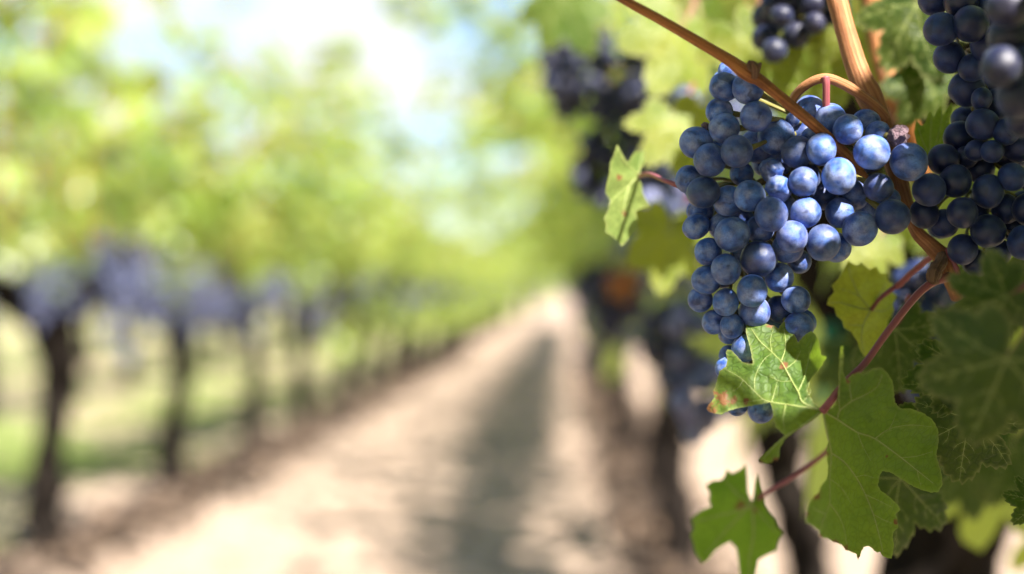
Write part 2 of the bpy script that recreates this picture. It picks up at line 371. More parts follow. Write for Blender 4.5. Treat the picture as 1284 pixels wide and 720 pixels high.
def tri_leaf(polys, veins, step, wv, we, brown=()):
    """triangulates outlines -> 2D verts, faces, attributes"""
    VV, FF, A = [], [], {'vein': [], 'edge': [], 'brown': []}; base = 0
    for poly in polys:
        poly = np.asarray(poly, float)
        dense = []
        for a, b in zip(poly, np.roll(poly, -1, 0)):
            k = max(1, int(np.linalg.norm(b - a) / (step * 1.2)))
            dense += [a + (b - a) * i / k for i in range(k)]
        lo, hi = poly.min(0), poly.max(0)
        gx, gy = np.meshgrid(np.arange(lo[0], hi[0], step), np.arange(lo[1], hi[1], step * .87))
        gx[1::2] += step / 2
        pts = np.stack([gx.ravel(), gy.ravel()], 1) + nrng.uniform(-.12, .12, (gx.size, 2)) * step
        pts = pts[in_poly(pts, np.array(dense))]
        loop = np.array(dense + dense[:1])
        pts = pts[seg_dist(pts, loop) > step * .5]
        allp = [Vector(q) for q in dense] + [Vector(q) for q in pts]
        nd = len(dense)
        r = delaunay_2d_cdt(allp, [(i, (i+1) % nd) for i in range(nd)], [list(range(nd))], 1, 1e-9)
        v2 = np.array([tuple(q) for q in r[0]])
        VV.append(v2); FF += [tuple(i + base for i in f) for f in r[2]]; base += len(v2)
        A['edge'].append(np.clip(seg_dist(v2, loop) / we, 0, 1))
        dv = np.full(len(v2), 9.0)
        for line, w in veins: dv = np.minimum(dv, seg_dist(v2, line) / (wv * w))
        A['vein'].append(np.clip(dv, 0, 1))
        br = np.zeros(len(v2))
        for bx, by, brd in brown: br = np.maximum(br, np.clip(1 - np.hypot(v2[:, 0]-bx, v2[:, 1]-by) / (1.9 * brd), 0, 1))
        A['brown'].append(br)
    return np.concatenate(VV), FF, {k: np.concatenate(a) for k, a in A.items()}

def serrate(poly, amp=1.3, per=8.0):
    poly = np.asarray(poly, float); out = []; acc = 0
    area = sum(a[0]*b[1] - b[0]*a[1] for a, b in zip(poly, np.roll(poly, -1, 0))); sg = 1 if area > 0 else -1
    for a, b in zip(poly, np.roll(poly, -1, 0)):
        L = np.linalg.norm(b - a); k = max(1, int(L / 2.2)); n_ = np.array((b[1] - a[1], a[0] - b[0])) / (L + 1e-9) * sg
        for i in range(k):
            t = i / k; u = ((acc + L * t) / per + .35 * mnoise.noise(Vector((acc + L*t, 3, 1)) / 9)) % 1
            w = amp * (1 - u) * (.4 + .8 * abs(mnoise.noise(Vector((*(a + (b-a)*t), 5)) / 14))) if 0 < i or True else 0
            out.append(a + (b - a) * t + n_ * (w - amp * .3) * (1 if 0 < i else .3))
        acc += L
    return np.array(out)
def build_leaf(label, polys, veins, fmap, junction, mat, step, wv, we, vr, brown=(), petiole=None, group=None, vein_geo=True, petmat='stem_red'):
    """a leaf thing: blade, veins (fine raised ribs) and petiole. fmap maps 2D -> world Vector"""
    root = empty('vine_leaf', fmap(*junction), label, 'leaf', group)
    v2, F, A = tri_leaf(polys, veins, step, wv, we, brown)
    o3 = np.array(root.location)
    V = np.array([fmap(*q) for q in v2]) - o3
    link('blade', mesh('blade', V, F, M[mat], attrs=A), root)
    if vein_geo:
        mb = MB()
        for line, w in veins:
            s = spline(line, 5); pts = np.array([fmap(*q) for q in s])
            rad = [vr * w * (1 - .72 * i / (len(s) - 1)) for i in range(len(s))]
            mb.add(*(lambda t: (t[0], t[1], 0, t[2]))(tube(pts, rad, 6)))
        mb.build('veins', [M['vein']], root, o3)
    if petiole is not None:
        mb = MB(); v_, f_, u_ = px_tube(petiole, 6, seg=10, rough=.06, fr=150); mb.add(v_, f_, 0, u_)
        mb.build('petiole', [M[petmat]], root, o3)
    return root

def generic_leaf(label, cpx, cpy, d, size_px, tip_deg, tilt=(0, 0), mat='leaf_shaded', seed=0, curl=.25, petiole_to=None, brown=(), group=None, step=.045, petr=3.0):
    """leaf with its petiole joint at pixel (cpx, cpy); tip direction tip_deg measured clockwise from image-up"""
    poly, veins = leaf_outline(seed)
    s = size_px * d / FOC; a = R(tip_deg)
    X = RT * math.cos(a) - UP * math.sin(a); Y = RT * math.sin(a) + UP * math.cos(a); Z = -FW
    rot = Matrix.Rotation(R(tilt[0]), 3, X) @ Matrix.Rotation(R(tilt[1]), 3, Y)
    X, Y, Z = rot @ X, rot @ Y, rot @ Z
    o = P(cpx, cpy, d)
    def f(x, y):
        x, y = float(x), float(y)
        z = -curl * (x*x*.8 + y*y*.5) + .05 * mnoise.noise(Vector((x*2.2 + seed, y*2.2, seed))) + .018 * mnoise.noise(Vector((x*7, y*7, seed)))
        return o + (X * x + Y * y + Z * z) * s
    pet = None
    if petiole_to is not None:
        ex, ey, ed = petiole_to
        pet = [(cpx, cpy, d + .001, petr * .8), ((cpx*2+ex)/3 + 4, (cpy*2+ey)/3 - 3, (d*2+ed)/3, petr * .9), ((cpx+2*ex)/3 + 3, (cpy+2*ey)/3 - 4, (d+2*ed)/3, petr), (ex, ey, ed, petr * 1.15)]
    return build_leaf(label, [poly], veins, f, (0, 0), mat, step, .022, .04, .006 * s, brown, pet, group)

# openings shaped into the canopy so that sun reaches chosen spots
e1 = SUN.cross(Vector((0, 1, 0))).normalized(); e2 = SUN.cross(e1).normalized()
def ray_uv(p): return p.dot(e1), p.dot(e2)
GAPS = [(ray_uv(P(*q[:3])), q[3]) for q in [(1054, 217, .572, .010), (1092, 187, .572, .009), (1014, 262, .573, .006), (1034, 185, .576, .007), (1060, 264, .58, .004), (1012, 232, .576, .004), (1127, 168, .582, .006), (1016, 138, .615, .010), (1066, 60, .627, .012), (1048, 100, .603, .008), (1010, 75, .76, .03), (985, 95, .76, .02), (850, 70, .90, .03), (845, 185, .86, .03), (838, 315, .92, .03), (930, 60, .84, .02), (1100, 318, .80, .02), (784, 245, .655, .014), (1002, 468, .570, .007), (955, 425, .58, .009), (925, 475, .572, .007), (905, 500, .57, .005), (955, 480, .57, .008), (1012, 440, .578, .006), (985, 425, .58, .006), (1000, 500, .566, .004), (1066, 30, .627, .012)]]
GPTS = np.array([(c[0] + r * k * math.cos(a), c[1] + r * k * math.sin(a)) for c, r in GAPS for k, m in ((0, 1), (.5, 5), (1, 9)) for a in [6.283 * i / m for i in range(m)]])
E1, E2 = np.array(e1), np.array(e2)
def blocks_gap(W, off=(0, 0, 0)):
    """would this leaf (outline first in W) stand in the way of the sun patches?"""
    n_ = (len(W) - 1) // 2; Q = W[:n_] + np.asarray(off, float); u = np.c_[Q @ E1, Q @ E2]
    if np.abs(GPTS - u.mean(0)).sum(1).min() > .2: return False
    return in_poly(GPTS, u).any()
# ------------------------------------------------------------------ vines (trunk, arms, foliage, clusters)
def low_leaf(seed, per):
    poly, _ = leaf_outline(seed, 1 if per > 2 else 0, per)
    if per <= 2: poly = poly
    n_ = len(poly); r2 = (poly ** 2).sum(1)
    z = -.22 * (poly[:, 0]**2 * .9 + poly[:, 1]**2 * .45) + .05 * np.sin(poly[:, 0] * 5 + seed)
    mid = poly * .5; zm = -.22 * (mid[:, 0]**2 * .9 + mid[:, 1]**2 * .45)
    V = np.concatenate([np.c_[poly, z], np.c_[mid, zm], [[0, 0, 0.0]]])
    F = [(i, i+1, n_+i+1, n_+i) for i in range(n_-1)] + [(n_+i, n_+i+1, 2*n_) for i in range(n_-1)]
    return V, F
LOWS = [low_leaf(s, 1) for s in range(3)]
MIDS = [low_leaf(s, 3) for s in range(4)]
def frame_from(nrm, tip):
    z = nrm / (np.linalg.norm(nrm) + 1e-9); y = tip - z * np.dot(tip, z); y /= np.linalg.norm(y) + 1e-9
    return np.stack([np.cross(y, z), y, z], 0)
def add_leaf(mb, pos, nrm, tip, size, lib, m=0, r_=rng, gap=None):
    V, F = r_.choice(lib); W_ = V * size @ frame_from(np.asarray(nrm, float), np.asarray(tip, float)) + np.asarray(pos)
    if gap is not None and blocks_gap(W_, gap): return
    mb.add(W_, F, m)

def foliage_mesh(seed, lib, nshoot=20, half=.95, z0=1.12, hmin=.75, hmax=1.25, keep=None, droop=.35, leafsize=(.055, .085), lean=.22, dens=1.0, over=0, low=26, lowz=(-.16, .12), lowx=(.05, .28), gap=None):
    """shoots rising from the cordon, each with its leaves; one mesh (leaves + green canes)"""
    r_ = random.Random(seed); mb = MB()
    for i in range(nshoot):
        y = -half + 2 * half * (i + .5) / nshoot + r_.uniform(-.06, .06); side = r_.choice((-1, 1))
        L = r_.uniform(hmin, hmax); lx = side * r_.uniform(.02, lean); ly = r_.uniform(-.25, .25)
        pts = []
        for k in range(9):
            t = k / 8; dr = droop * max(0, t - .55) ** 2 * 4 * (r_.random() if k else 1)
            pts.append((lx * t * 1.4 + side * dr * .55, y + ly * t, z0 + L * t - dr * .35))
        pts = spline(pts, 3)
        v_, f_, u_ = tube(pts, np.linspace(.0045, .002, len(pts)), 5); mb.add(v_, f_, 1, u_)
        nl = int(L / .062 * dens)
        for k in range(nl):
            t = (k + r_.random()) / nl; p = pts[min(len(pts)-1, int(t * (len(pts)-1)))]
            for rep in range(1 if r_.random() < .45 else 2):
                a = r_.uniform(0, 2*math.pi); q = p + np.array((math.cos(a) * r_.uniform(.04, .19), math.sin(a) * r_.uniform(.03, .12), r_.uniform(-.07, .06)))
                if keep and not keep(q, r_): continue
                nrm = np.array((math.cos(a) * .9 + r_.gauss(0, .35), math.sin(a) * .5 + r_.gauss(0, .35), .55 + r_.gauss(0, .3)))
                tip = np.array((math.cos(a) * .6, math.sin(a) * .6, -.9 + r_.gauss(0, .35)))
                add_leaf(mb, q, nrm, tip, r_.uniform(*leafsize), lib, 0, r_, gap)
    # long shoots arching out over the path
    for i in range(over):
        y = r_.uniform(-half, half); rx = r_.uniform(.45, 1.35); top = r_.uniform(.6, 1.5); fall = r_.uniform(0, .35)
        pts = spline([(0, y, z0), (-.10*rx, y + r_.uniform(-.1, .1), z0 + top*.6), (-.45*rx, y + r_.uniform(-.2, .2), z0 + top), (-.8*rx, y + r_.uniform(-.3, .3), z0 + top - fall*.4), (-1.0*rx, y + r_.uniform(-.4, .4), z0 + top - fall)], 6)
        v_, f_, u_ = tube(pts, np.linspace(.0045, .002, len(pts)), 5); mb.add(v_, f_, 1, u_)
        for k in range(26):
            p = pts[r_.randrange(4, len(pts))]; a = r_.uniform(0, 6.283); q = p + np.array((math.cos(a) * .09, math.sin(a) * .09, r_.uniform(-.10, .04)))
            if keep and not keep(q, r_): continue
            add_leaf(mb, q, (math.cos(a) * .6 + r_.gauss(0, .3), math.sin(a) * .6, .7), (math.cos(a) * .5, math.sin(a) * .5, -.9), r_.uniform(*leafsize), lib, 0, r_, gap)
    # low leaves hanging around the fruit zone
    for i in range(low):
        q = np.array((r_.choice((-1, 1)) * r_.uniform(*lowx), r_.uniform(-half, half), z0 + r_.uniform(*lowz)))
        if keep and not keep(q, r_): continue
        add_leaf(mb, q, (q[0] * 4, r_.gauss(0, .4), .4), (q[0], r_.gauss(0, .4), -1), r_.uniform(*leafsize), lib, 0, r_, gap)
    V = np.concatenate(mb.V)
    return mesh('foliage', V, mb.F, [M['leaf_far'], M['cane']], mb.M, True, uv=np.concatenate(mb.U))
def trunk_mesh(seed, top=.84, r0=.070, lean=.09):
    r_ = random.Random(seed); pts = [(0, 0, -.05)]; ph = r_.uniform(0, 6)
    for k in range(1, 8):
        t = k / 7; pts.append((lean * math.sin(ph + t * 3.2) * (t * 1.2), lean * math.cos(ph * 1.7 + t * 2.6) * t, top * t))
    s = spline(pts, 5); rad = [r0 * (1.15 - .35 * min(1, z / .35) + .25 * max(0, (z - top * .8) / (top * .2))) for z in s[:, 2]]
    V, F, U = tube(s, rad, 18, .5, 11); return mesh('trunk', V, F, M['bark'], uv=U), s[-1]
def arm_mesh(seed, base, side, z0=1.12, reach=.85, r0=.066):
    r_ = random.Random(seed); b = np.array(base)
    pts = [b - (0, 0, .03), b + (side * .10, side * .07, .09), b + (side * .20, side * .20, z0 - b[2] - .06), b + (side * .17 + r_.uniform(-.04, .04), side * .5, z0 - b[2] + .02), b + (r_.uniform(-.03, .03), side * reach, z0 - b[2] + .02)]
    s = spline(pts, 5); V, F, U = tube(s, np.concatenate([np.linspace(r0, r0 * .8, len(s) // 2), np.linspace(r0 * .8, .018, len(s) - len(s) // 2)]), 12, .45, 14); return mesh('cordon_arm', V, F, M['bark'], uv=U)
SPH_L = sphere(9, 6)
def cluster_mesh(seed, n_=46, L=.17, w=.05, r=.0078):
    """far cluster: berries packed in a hanging cone, one mesh"""
    r_ = random.Random(seed); mb = MB(); c = []
    while len(c) < n_:
        t = r_.random(); rad = w * (1 - .75 * t) ** .8 * math.sqrt(r_.random()); a = r_.uniform(0, 6.283)
        q = np.array((rad * math.cos(a), rad * math.sin(a), -.02 - L * t))
        for _ in range(6):
            if all(np.linalg.norm(q - o) > r * 1.5 for o in c): break
            q = q * np.array((1.12, 1.12, 1)) 
        c.append(q); mb.add(SPH_L[0] * r * r_.uniform(.85, 1.12) + q, SPH_L[1], 0)
    v_, f_, u_ = tube([(0, 0, .06), (.004, 0, .02), (0, .003, -.06), (0, 0, -L * .8)], [.003, .0028, .0025, .0015], 5); mb.add(v_, f_, 1, u_)
    return mesh('grape_cluster', np.concatenate(mb.V), mb.F, [M['berry_far'], M['stem_green']], mb.M, True, uv=np.concatenate(mb.U))

FOL = [foliage_mesh(20 + i, LOWS, nshoot=16, hmin=.5, hmax=1.6, dens=.82, over=(2, 6, 4, 7, 4)[i], leafsize=(.06, .095), lowx=(-.15, .12), low=16) for i in range(5)]
FOLH = [foliage_mesh(26 + i, LOWS, nshoot=16, hmin=.45, hmax=1.0, dens=.85, over=1, leafsize=(.055, .09), lowx=(-.30, .34), low=190, lowz=(-.62, .15)) for i in range(3)]
FOLR = [foliage_mesh(30 + i, LOWS, nshoot=22, hmin=.6, hmax=1.3, dens=1.3, over=8, lean=.16, leafsize=(.06, .095), lowx=(-.15, .12), low=20) for i in range(3)]
TRK = [trunk_mesh(40 + i) for i in range(5)]
ARM = [[arm_mesh(60 + i * 2 + k, TRK[i][1], s) for k, s in enumerate((-1, 1))] for i in range(5)]
CLU = [cluster_mesh(80 + i, L=.15 + .03 * (i % 3), w=.045 + .008 * (i % 2)) for i in range(5)]
def vine(x, y, k, label, group, ncl=7, foliage=None, face=1, seed=0, trunk=True, scale=1.0, rot=None):
    r_ = random.Random(500 + seed); root = empty('grapevine', (x, y, ground_h(x, y)), label, 'grapevine', group)
    root.rotation_euler.z = rot if rot is not None else (0 if foliage else r_.choice((0, math.pi))); root.scale = (scale,) * 3
    if trunk:
        link('trunk', TRK[k][0], root)
        for a in ARM[k]: link('cordon_arm', a, root)
    link('foliage', foliage or FOL[(k + seed) % 5], root)
    flip = -1 if root.rotation_euler.z > 1 else 1
    ncl = max(0, ncl + r_.randint(-ncl // 2, ncl // 3)); zc = r_.uniform(-.10, .10)
    for i in range(ncl):
        c = link('grape_cluster', r_.choice(CLU), root, (flip * face * r_.choice((r_.uniform(.04, .2), r_.uniform(.2, .38))), max(-.85, min(.85, r_.gauss(0, .32))), zc + r_.uniform(1.0, 1.22)))
        c.rotation_euler = (r_.uniform(-.15, .15), r_.uniform(-.15, .15), r_.uniform(0, 6)); s = r_.uniform(1.0, 1.45); c.scale = (s, s, s)
    return root

ORD = ['nearest', 'second', 'third', 'fourth', 'fifth', 'sixth']
SP = 1.8
# row across the path
for i in range(26):
    if i == 0: lab = 'nearest vine across the path, its dark forked trunk at the left edge'
    elif i < 6: lab = f'dark trunked vine, {ORD[i]} from the left in the row across the path'
    else: lab = 'small blurred vine far along the row across the path'
    vine(ROWS['left'] + rng.uniform(-.05, .05), 5.4 + SP * i + rng.uniform(-.08, .08), i % 5, lab, 'vines in the row across the path', (15, 12, 6, 5, 4, 5, 3, 4)[i] if i < 8 else 3, seed=i, foliage=FOLH[i % 3] if i in (4, 6) or i > 7 else None, rot=math.pi, scale=rng.uniform(.96, 1.05))
for i in range(3):
    vine(ROWS['left'], 1.8 - SP * i, i, 'vine of the row across the path standing beside the viewer', 'vines in the row across the path', 0, seed=400 + i)
    vine(ROWS['right'] + .06, -2.16 - SP * i, i, 'vine of the right row standing behind the viewer', 'vines in the right row', 0, seed=410 + i)
vine(ROWS['left'], 3.62, 3, 'vine in the row across the path reaching in from the left edge', 'vines in the row across the path', 8, seed=77)
# rows behind it
for i in range(16):
    vine(ROWS['left2'] + rng.uniform(-.05, .05), 10.6 + SP * i, (i + 2) % 5, 'blurred vine in the second row behind the left row', 'vines in the second left row', 3, seed=100 + i)
for i in range(13):
    vine(ROWS['left3'] + rng.uniform(-.05, .05), 16.5 + SP * i, (i + 1) % 5, 'blurred vine in the third row far to the left', 'vines in the third left row', 0, seed=140 + i)
for i in range(8):
    vine(ROWS['right2'], 6.6 + SP * i, (i + 3) % 5, 'blurred vine in the next row glimpsed beyond the hanging clusters', 'vines in the next row to the right', 3, seed=170 + i)

def far_tree(x, y, h, seed):
    r_ = random.Random(seed); root = empty('tree', (x, y, 0), 'pale blurred round tree closing off the far end of the path', 'tree', 'trees at the far end of the path')
    mb = MB(); v_, f_, u_ = tube([(0, 0, -.1), (.1, 0, h * .25), (0, .1, h * .5), (.1, 0, h * .8)], [.22, .17, .12, .05], 9, .3, 3); mb.add(v_, f_, 0, u_)
    for k in range(5):
        a = r_.uniform(0, 6.283); v_, f_, u_ = tube([(0, 0, h * .35), (math.cos(a) * .6, math.sin(a) * .6, h * .55), (math.cos(a) * 1.3, math.sin(a) * 1.3, h * .7)], [.09, .06, .03], 6); mb.add(v_, f_, 0, u_)
    mb.build('trunk', [M['bark']], root)
    mb = MB(); cl = [(r_.gauss(0, .9), r_.gauss(0, .9), h * r_.uniform(.32, .92), r_.uniform(.5, 1.0)) for _ in range(16)]
    for _ in range(1500):
        c = r_.choice(cl); d = np.array((r_.gauss(0, 1), r_.gauss(0, 1), r_.gauss(0, 1))); d /= np.linalg.norm(d); q = np.array(c[:3]) + d * c[3] * r_.uniform(.5, 1)
        add_leaf(mb, q, d + (0, 0, .5), (r_.gauss(0, 1), r_.gauss(0, 1), -.6), r_.uniform(.12, .2), LOWS, 0, r_)
    mb.build('crown', [M['leaf_far']], root)
for i in range(9):
    far_tree(-9 + 2.3 * i + rng.uniform(-.5, .5), 60 + rng.uniform(-2, 3), rng.uniform(3.6, 5.4), 900 + i)

# right row: the one the camera stands beside
def in_view(q, margin=45):
    p = to_px(q)
    return p is not None and -margin < p[0] < 1284 + margin and -margin < p[1] < 720 + margin, p
def right_keep(x0, y0):
    def keep(q, r_):
        w = np.array((q[0] + x0, q[1] + y0, q[2])); iv, p = in_view(Vector(w), 220 if w[1] < 1.0 else 45)
        if w[1] < .25 and abs(w[0]) < .3 and w[2] < 1.45: return False      # the clear spot the camera looks out of
        if iv:
            if w[1] < 1.0: return False
            if w[1] < 1.5 and 660 < p[0] < 840 and -10 < p[1] < 300: return False   # the long cluster hangs clear of the leaves                                      # nothing grows between lens and cluster, nor just behind it
            if w[0] < -.10 - 1.1 * max(0, w[2] - (1.62 if w[1] < 3.8 else 1.35)) * min(1, max(0, w[1] - 1.5) / 2): return False
        return True
    return keep
RV = [(.47, 1.47), (.58, 3.3), (.42, 5.1), (.42, 6.9)]
for i, (x, y) in enumerate(RV):
    fm = foliage_mesh(300 + i, MIDS if i < 2 else LOWS, nshoot=20, keep=right_keep(x, y), lean=(.30, .2, .2, .2)[i], droop=.5, hmin=.7, hmax=1.25, leafsize=(.055, .085), dens=(.75, 1.15, 1.4, 1.4)[i], over=(0, 2, 5, 8)[i], low=200 if i < 2 else 60, lowz=(-.34, .10), lowx=(-.05, .34), gap=(x, y, ground_h(x, y)) if i < 2 else None)
    lab = ['vine with a thick dark trunk at bottom right, behind the hanging leaves', 'vine with a slim dark trunk under the large green leaf', 'third vine along the right row, behind the hanging clusters', 'fourth vine along the right row'][i]
    vine(x, y, i, lab, 'vines in the right row', 9 if i == 0 else 6, foliage=fm, face=-1, seed=200 + i, scale=1.0)
for i in range(22):
    vine(ROWS['right'] + rng.uniform(-.05, .05), 8.7 + SP * i, (i + 1) % 5, 'small blurred vine far along the right row', 'vines in the right row', 4, seed=230 + i, face=-1, foliage=FOLR[i % 3])

# ------------------------------------------------------------------ grape clusters close to the lens
def berry_meshes(mat):
    out = []
    for s in range(4):
        V, F = sphere(32, 22); V = V.copy(); r_ = random.Random(s)
        sc = np.array((1 + r_.uniform(-.03, .03), 1 + r_.uniform(-.03, .03), 1 + r_.uniform(-.02, .06)))
        for i in range(len(V)):
            q = Vector(V[i]); V[i] *= 1 + .034 * mnoise.noise(q * 1.3 + Vector((s * 9, 0, 0)))
            if V[i][2] < -.93: V[i][2] += (-.93 - V[i][2]) * .75           # blossom-end dimple
        out.append(mesh('berry', V * sc, F, mat))
    return out
def wrinkled(seed, mat, amp=.28, fr=1.9):
    V, F = sphere(36, 26); V = V.copy()
    for i in range(len(V)):
        q = Vector(V[i]); V[i] *= 1 + amp * mnoise.ridged_multi_fractal(q * fr + Vector((seed, 0, 0)), 1, 2.1, 3, 1, 1.4) * .5 - amp * .5
    return mesh('shrivelled_berry', V, F, mat)
BM = {'main': berry_meshes(M['berry']), 'deep': berry_meshes(M['berry_shaded']), 'mid': berry_meshes(M['berry_mid'])}
WR = [wrinkled(3, M['raisin'], .8, 1.25), wrinkled(8, M['berry'], .34, 1.1)]

def px_cluster(label, berries, d0, kind, rachis, special={}, layer_step=.0105, fill=0, group=None, stem=None, stem_mat='stem_green'):
    """berries: (px, py, r_px, layer); depths follow from the layer and from who overlaps whom"""
    lst = sorted(berries, key=lambda b: b[3]); placed = []
    for (x, y, r, ly) in lst:
        d = d0 + ly * layer_step; rm = r * d / FOC
        for (X, Y, D, Rm) in placed:
            dd = math.hypot(x - X, y - Y) * d / FOC; s = (rm + Rm) * .93
            if dd < s: d = max(d, D + math.sqrt(s*s - dd*dd))
        placed.append((x, y, d, r * d / FOC))
    r_ = random.Random(int(d0 * 1000) + len(berries))
    for _ in range(fill * 30):
        if fill <= 0: break
        bx = r_.choice(lst); x, y = bx[0] + r_.uniform(-20, 20), bx[1] + r_.uniform(-20, 20); d = d0 + r_.uniform(1.8, 4.2) * layer_step
        # stay inside the silhouette
        if not any(math.hypot(x - b[0], y - b[1]) < b[2] * .45 for b in lst): continue
        rm = 18.5 * d / FOC; c = P(x, y, d)
        if all((c - P(X, Y, D)).length > (rm + Rm) * .9 for X, Y, D, Rm in placed):
            placed.append((x, y, d, rm)); fill -= 1
    root = empty('grape_cluster', P(*rachis[0][:3]), label, 'grape cluster', group)
    o3 = root.location
    axis = [P(*q[:3]) for q in rachis]; fine = spline([tuple(a) for a in axis], 8)
    mb = MB(); v_, f_, u_ = tube(fine, np.linspace(.0022, .0012, len(fine)), 8, .2, 200); mb.add(v_, f_, 0, u_)
    for i, (x, y, d, rm) in enumerate(placed):
        sp = special.get((round(x), round(y))); me = WR[sp] if sp is not None else r_.choice(BM[kind])
        o = link('shrivelled_berry' if sp is not None else 'berry', me, root, P(x, y, d) - o3)
        o.scale = (rm * r_.uniform(.94, 1.04), rm * r_.uniform(.94, 1.04), rm * r_.uniform(.97, 1.09))
        if sp == 0: o.scale = (rm * 1.0, rm * .85, rm * .8)
        if sp == 0: o['label'] = 'shrivelled pinkish raisin berry'
        if sp == 1: o['label'] = 'dented shrivelled blue berry'
        c = np.array(P(x, y, d)); k = int(np.argmin(np.linalg.norm(fine - c, axis=1) + np.abs(fine[:, 2] - c[2] - .012) * .6)); a = fine[k]
        dirv = Vector(a - c).normalized() if np.linalg.norm(a - c) > 1e-6 else Vector((0, 0, 1))
        o.rotation_mode = 'QUATERNION'
        o.rotation_quaternion = (dirv + Vector((r_.gauss(0, .25), r_.gauss(0, .25), r_.gauss(0, .25)))).to_track_quat('Z', 'Y')
        gap_ = np.linalg.norm(a - c)
        e = c + np.array(dirv) * rm * .9; m_ = (a + e) / 2 + np.array((0, 0, .003)) + (np.array(FW) * .011 if gap_ > rm * 2.2 else 0)
        if np.linalg.norm(a - c) > rm * 1.05:
            pp = spline([a, m_, e], 4); v_, f_, u_ = tube(pp, [.0009, .0008, .0008, .0008, .0008, .0008, .0009, .0011, .0015], 6, .15, 300); mb.add(v_, f_, 0, u_)
    mb.build('rachis', [M['stem_green']], root, o3)
    if stem:
        for st, mt in stem:
            mb = MB(); v_, f_, u_ = px_tube(st, 6, seg=12, rough=.08, fr=120); mb.add(v_, f_, 0, u_); mb.build('peduncle', [M[mt]], root, o3)
    return root

MAIN = [(914, 90, 14, 2.2), (908, 109, 18, 1), (938, 110, 20, .6), (902, 140, 17.5, 1.3), (908, 161, 19, .8), (948, 146, 19.5, .4), (873, 179, 20.5, 1.6), (924, 190, 20.7, 0),
    (973, 172, 23, .9), (948, 183, 20, 2), (898, 190, 14, 2.6), (890, 201, 20.5, .8), (863.5, 225, 17, 1.9), (882, 241, 20, .9), (913, 252, 19.5, 1.2), (940, 246, 20, .5), (967, 214, 15.5, 1.0),
    (976, 237, 16.5, .5), (975, 203, 18, 2), (967, 269, 20.7, 0), (878, 266, 17, 2.3), (873, 284, 16.5, 1.7), (904, 284, 16, 1.9), (918, 294, 22, 0.2), (953, 287, 18.5, 1.1), (993, 297, 19.5, 0), (987.5, 311, 20, 1.0),
    (888, 316, 17.5, 1.3), (910, 338, 19.7, .3), (951, 325, 22, .4), (886, 351, 18.5, 1.2), (878, 376, 16, 1.7), (943, 364.5, 20, .2), (910, 379, 17, 1.0), (977, 348, 18, 1.2), (998, 376, 18.5, .8), (978, 388, 17, 2.1),
    (946, 391, 20, 1.3), (1001.5, 410, 18, .9), (1006, 404, 17, 2), (973, 408, 15, 2.2), (895, 404, 16, 1.6), (917.5, 409, 15.5, 1.2), (914, 419, 13, 2.3), (934, 437, 17, 1.3), (914, 446, 13, 2.1), (911, 462, 15, 1.7),
    (954, 514, 17, 2.0), (924, 508, 14, 2.3), (942, 478, 18, 2.0), (966, 455, 18, 1.8), (962, 490, 16, 2.6), (986, 437, 16, 2.2), (925, 486, 15, 2.6),
    (1000, 191, 21, .8), (1030, 187.5, 20, .3), (1007, 170, 17, 2.0), (1018, 172, 13, 1.6), (1063, 162.5, 19, .7), (1041.5, 150, 20, 1.8), (1086, 154, 17, 1.9), (1101, 168, 16, 1.5), (1093, 191, 23, 0), (1051.5, 221, 22.5, 0),
    (1007, 228, 19, .3), (1012, 222, 18, 1.7), (1101.5, 235, 18.5, .5), (994, 150, 9, 1.9), (1015, 139, 19, 2.0), (1010, 267, 19, 0), (1053, 267, 18.5, .6), (1070, 245, 19, 1.3), (1032, 247, 17, 1.8), (1078, 287, 21.5, .5),
    (1032, 304.5, 22.5, 0), (1050, 311, 17, 1.6), (1119, 272, 22, .2), (1002, 328, 15, 2.4), (1127, 171, 15, .8), (1139.5, 203, 23.5, .2), (884, 158, 5, 1.6), (1088, 262, 16, 2.2), (1113, 250, 15, 2.3), (930, 218, 15, 2.4), (958, 205, 16, 2.6), (984, 262, 16, 2.2), (985, 240, 15, 2.5), (930, 275, 15, 2.4), (930, 315, 15, 2.5)]
px_cluster('large winged cluster of sharp blue grapes hanging beside the path', MAIN, .585, 'main',
    [(1037, 165, .606), (1030, 200, .613), (990, 222, .617), (945, 235, .618), (935, 300, .618), (935, 370, .62), (945, 440, .622), (945, 500, .624)],
    {(1127, 171): 0, (967, 214): 1, (976, 237): 1, (884, 158): 0, (884, 158): 0}, fill=11, group='grape clusters on the right row',
    stem=[([(1035, 97, .600, 5.5), (1036, 106, .600, 5), (1036, 122, .601, 4.6), (1036, 145, .603, 4.6), (1037, 172, .606, 5)], 'stem_red'),
          ([(1108, 146, .622, 8), (1096, 132, .615, 7.2), (1078, 118, .608, 6.5), (1058, 106, .604, 6.3), (1040, 99, .602, 6.6), (1024, 100, .603, 6), (1008, 109, .606, 5.8), (996, 122, .611, 5.5), (988, 140, .618, 5)], 'cane_pale'),
          ([(1037, 172, .608, 4.5), (1050, 190, .611, 6), (1066, 205, .612, 6.5), (1085, 225, .613, 6), (1112, 252, .616, 4)], 'cane')])
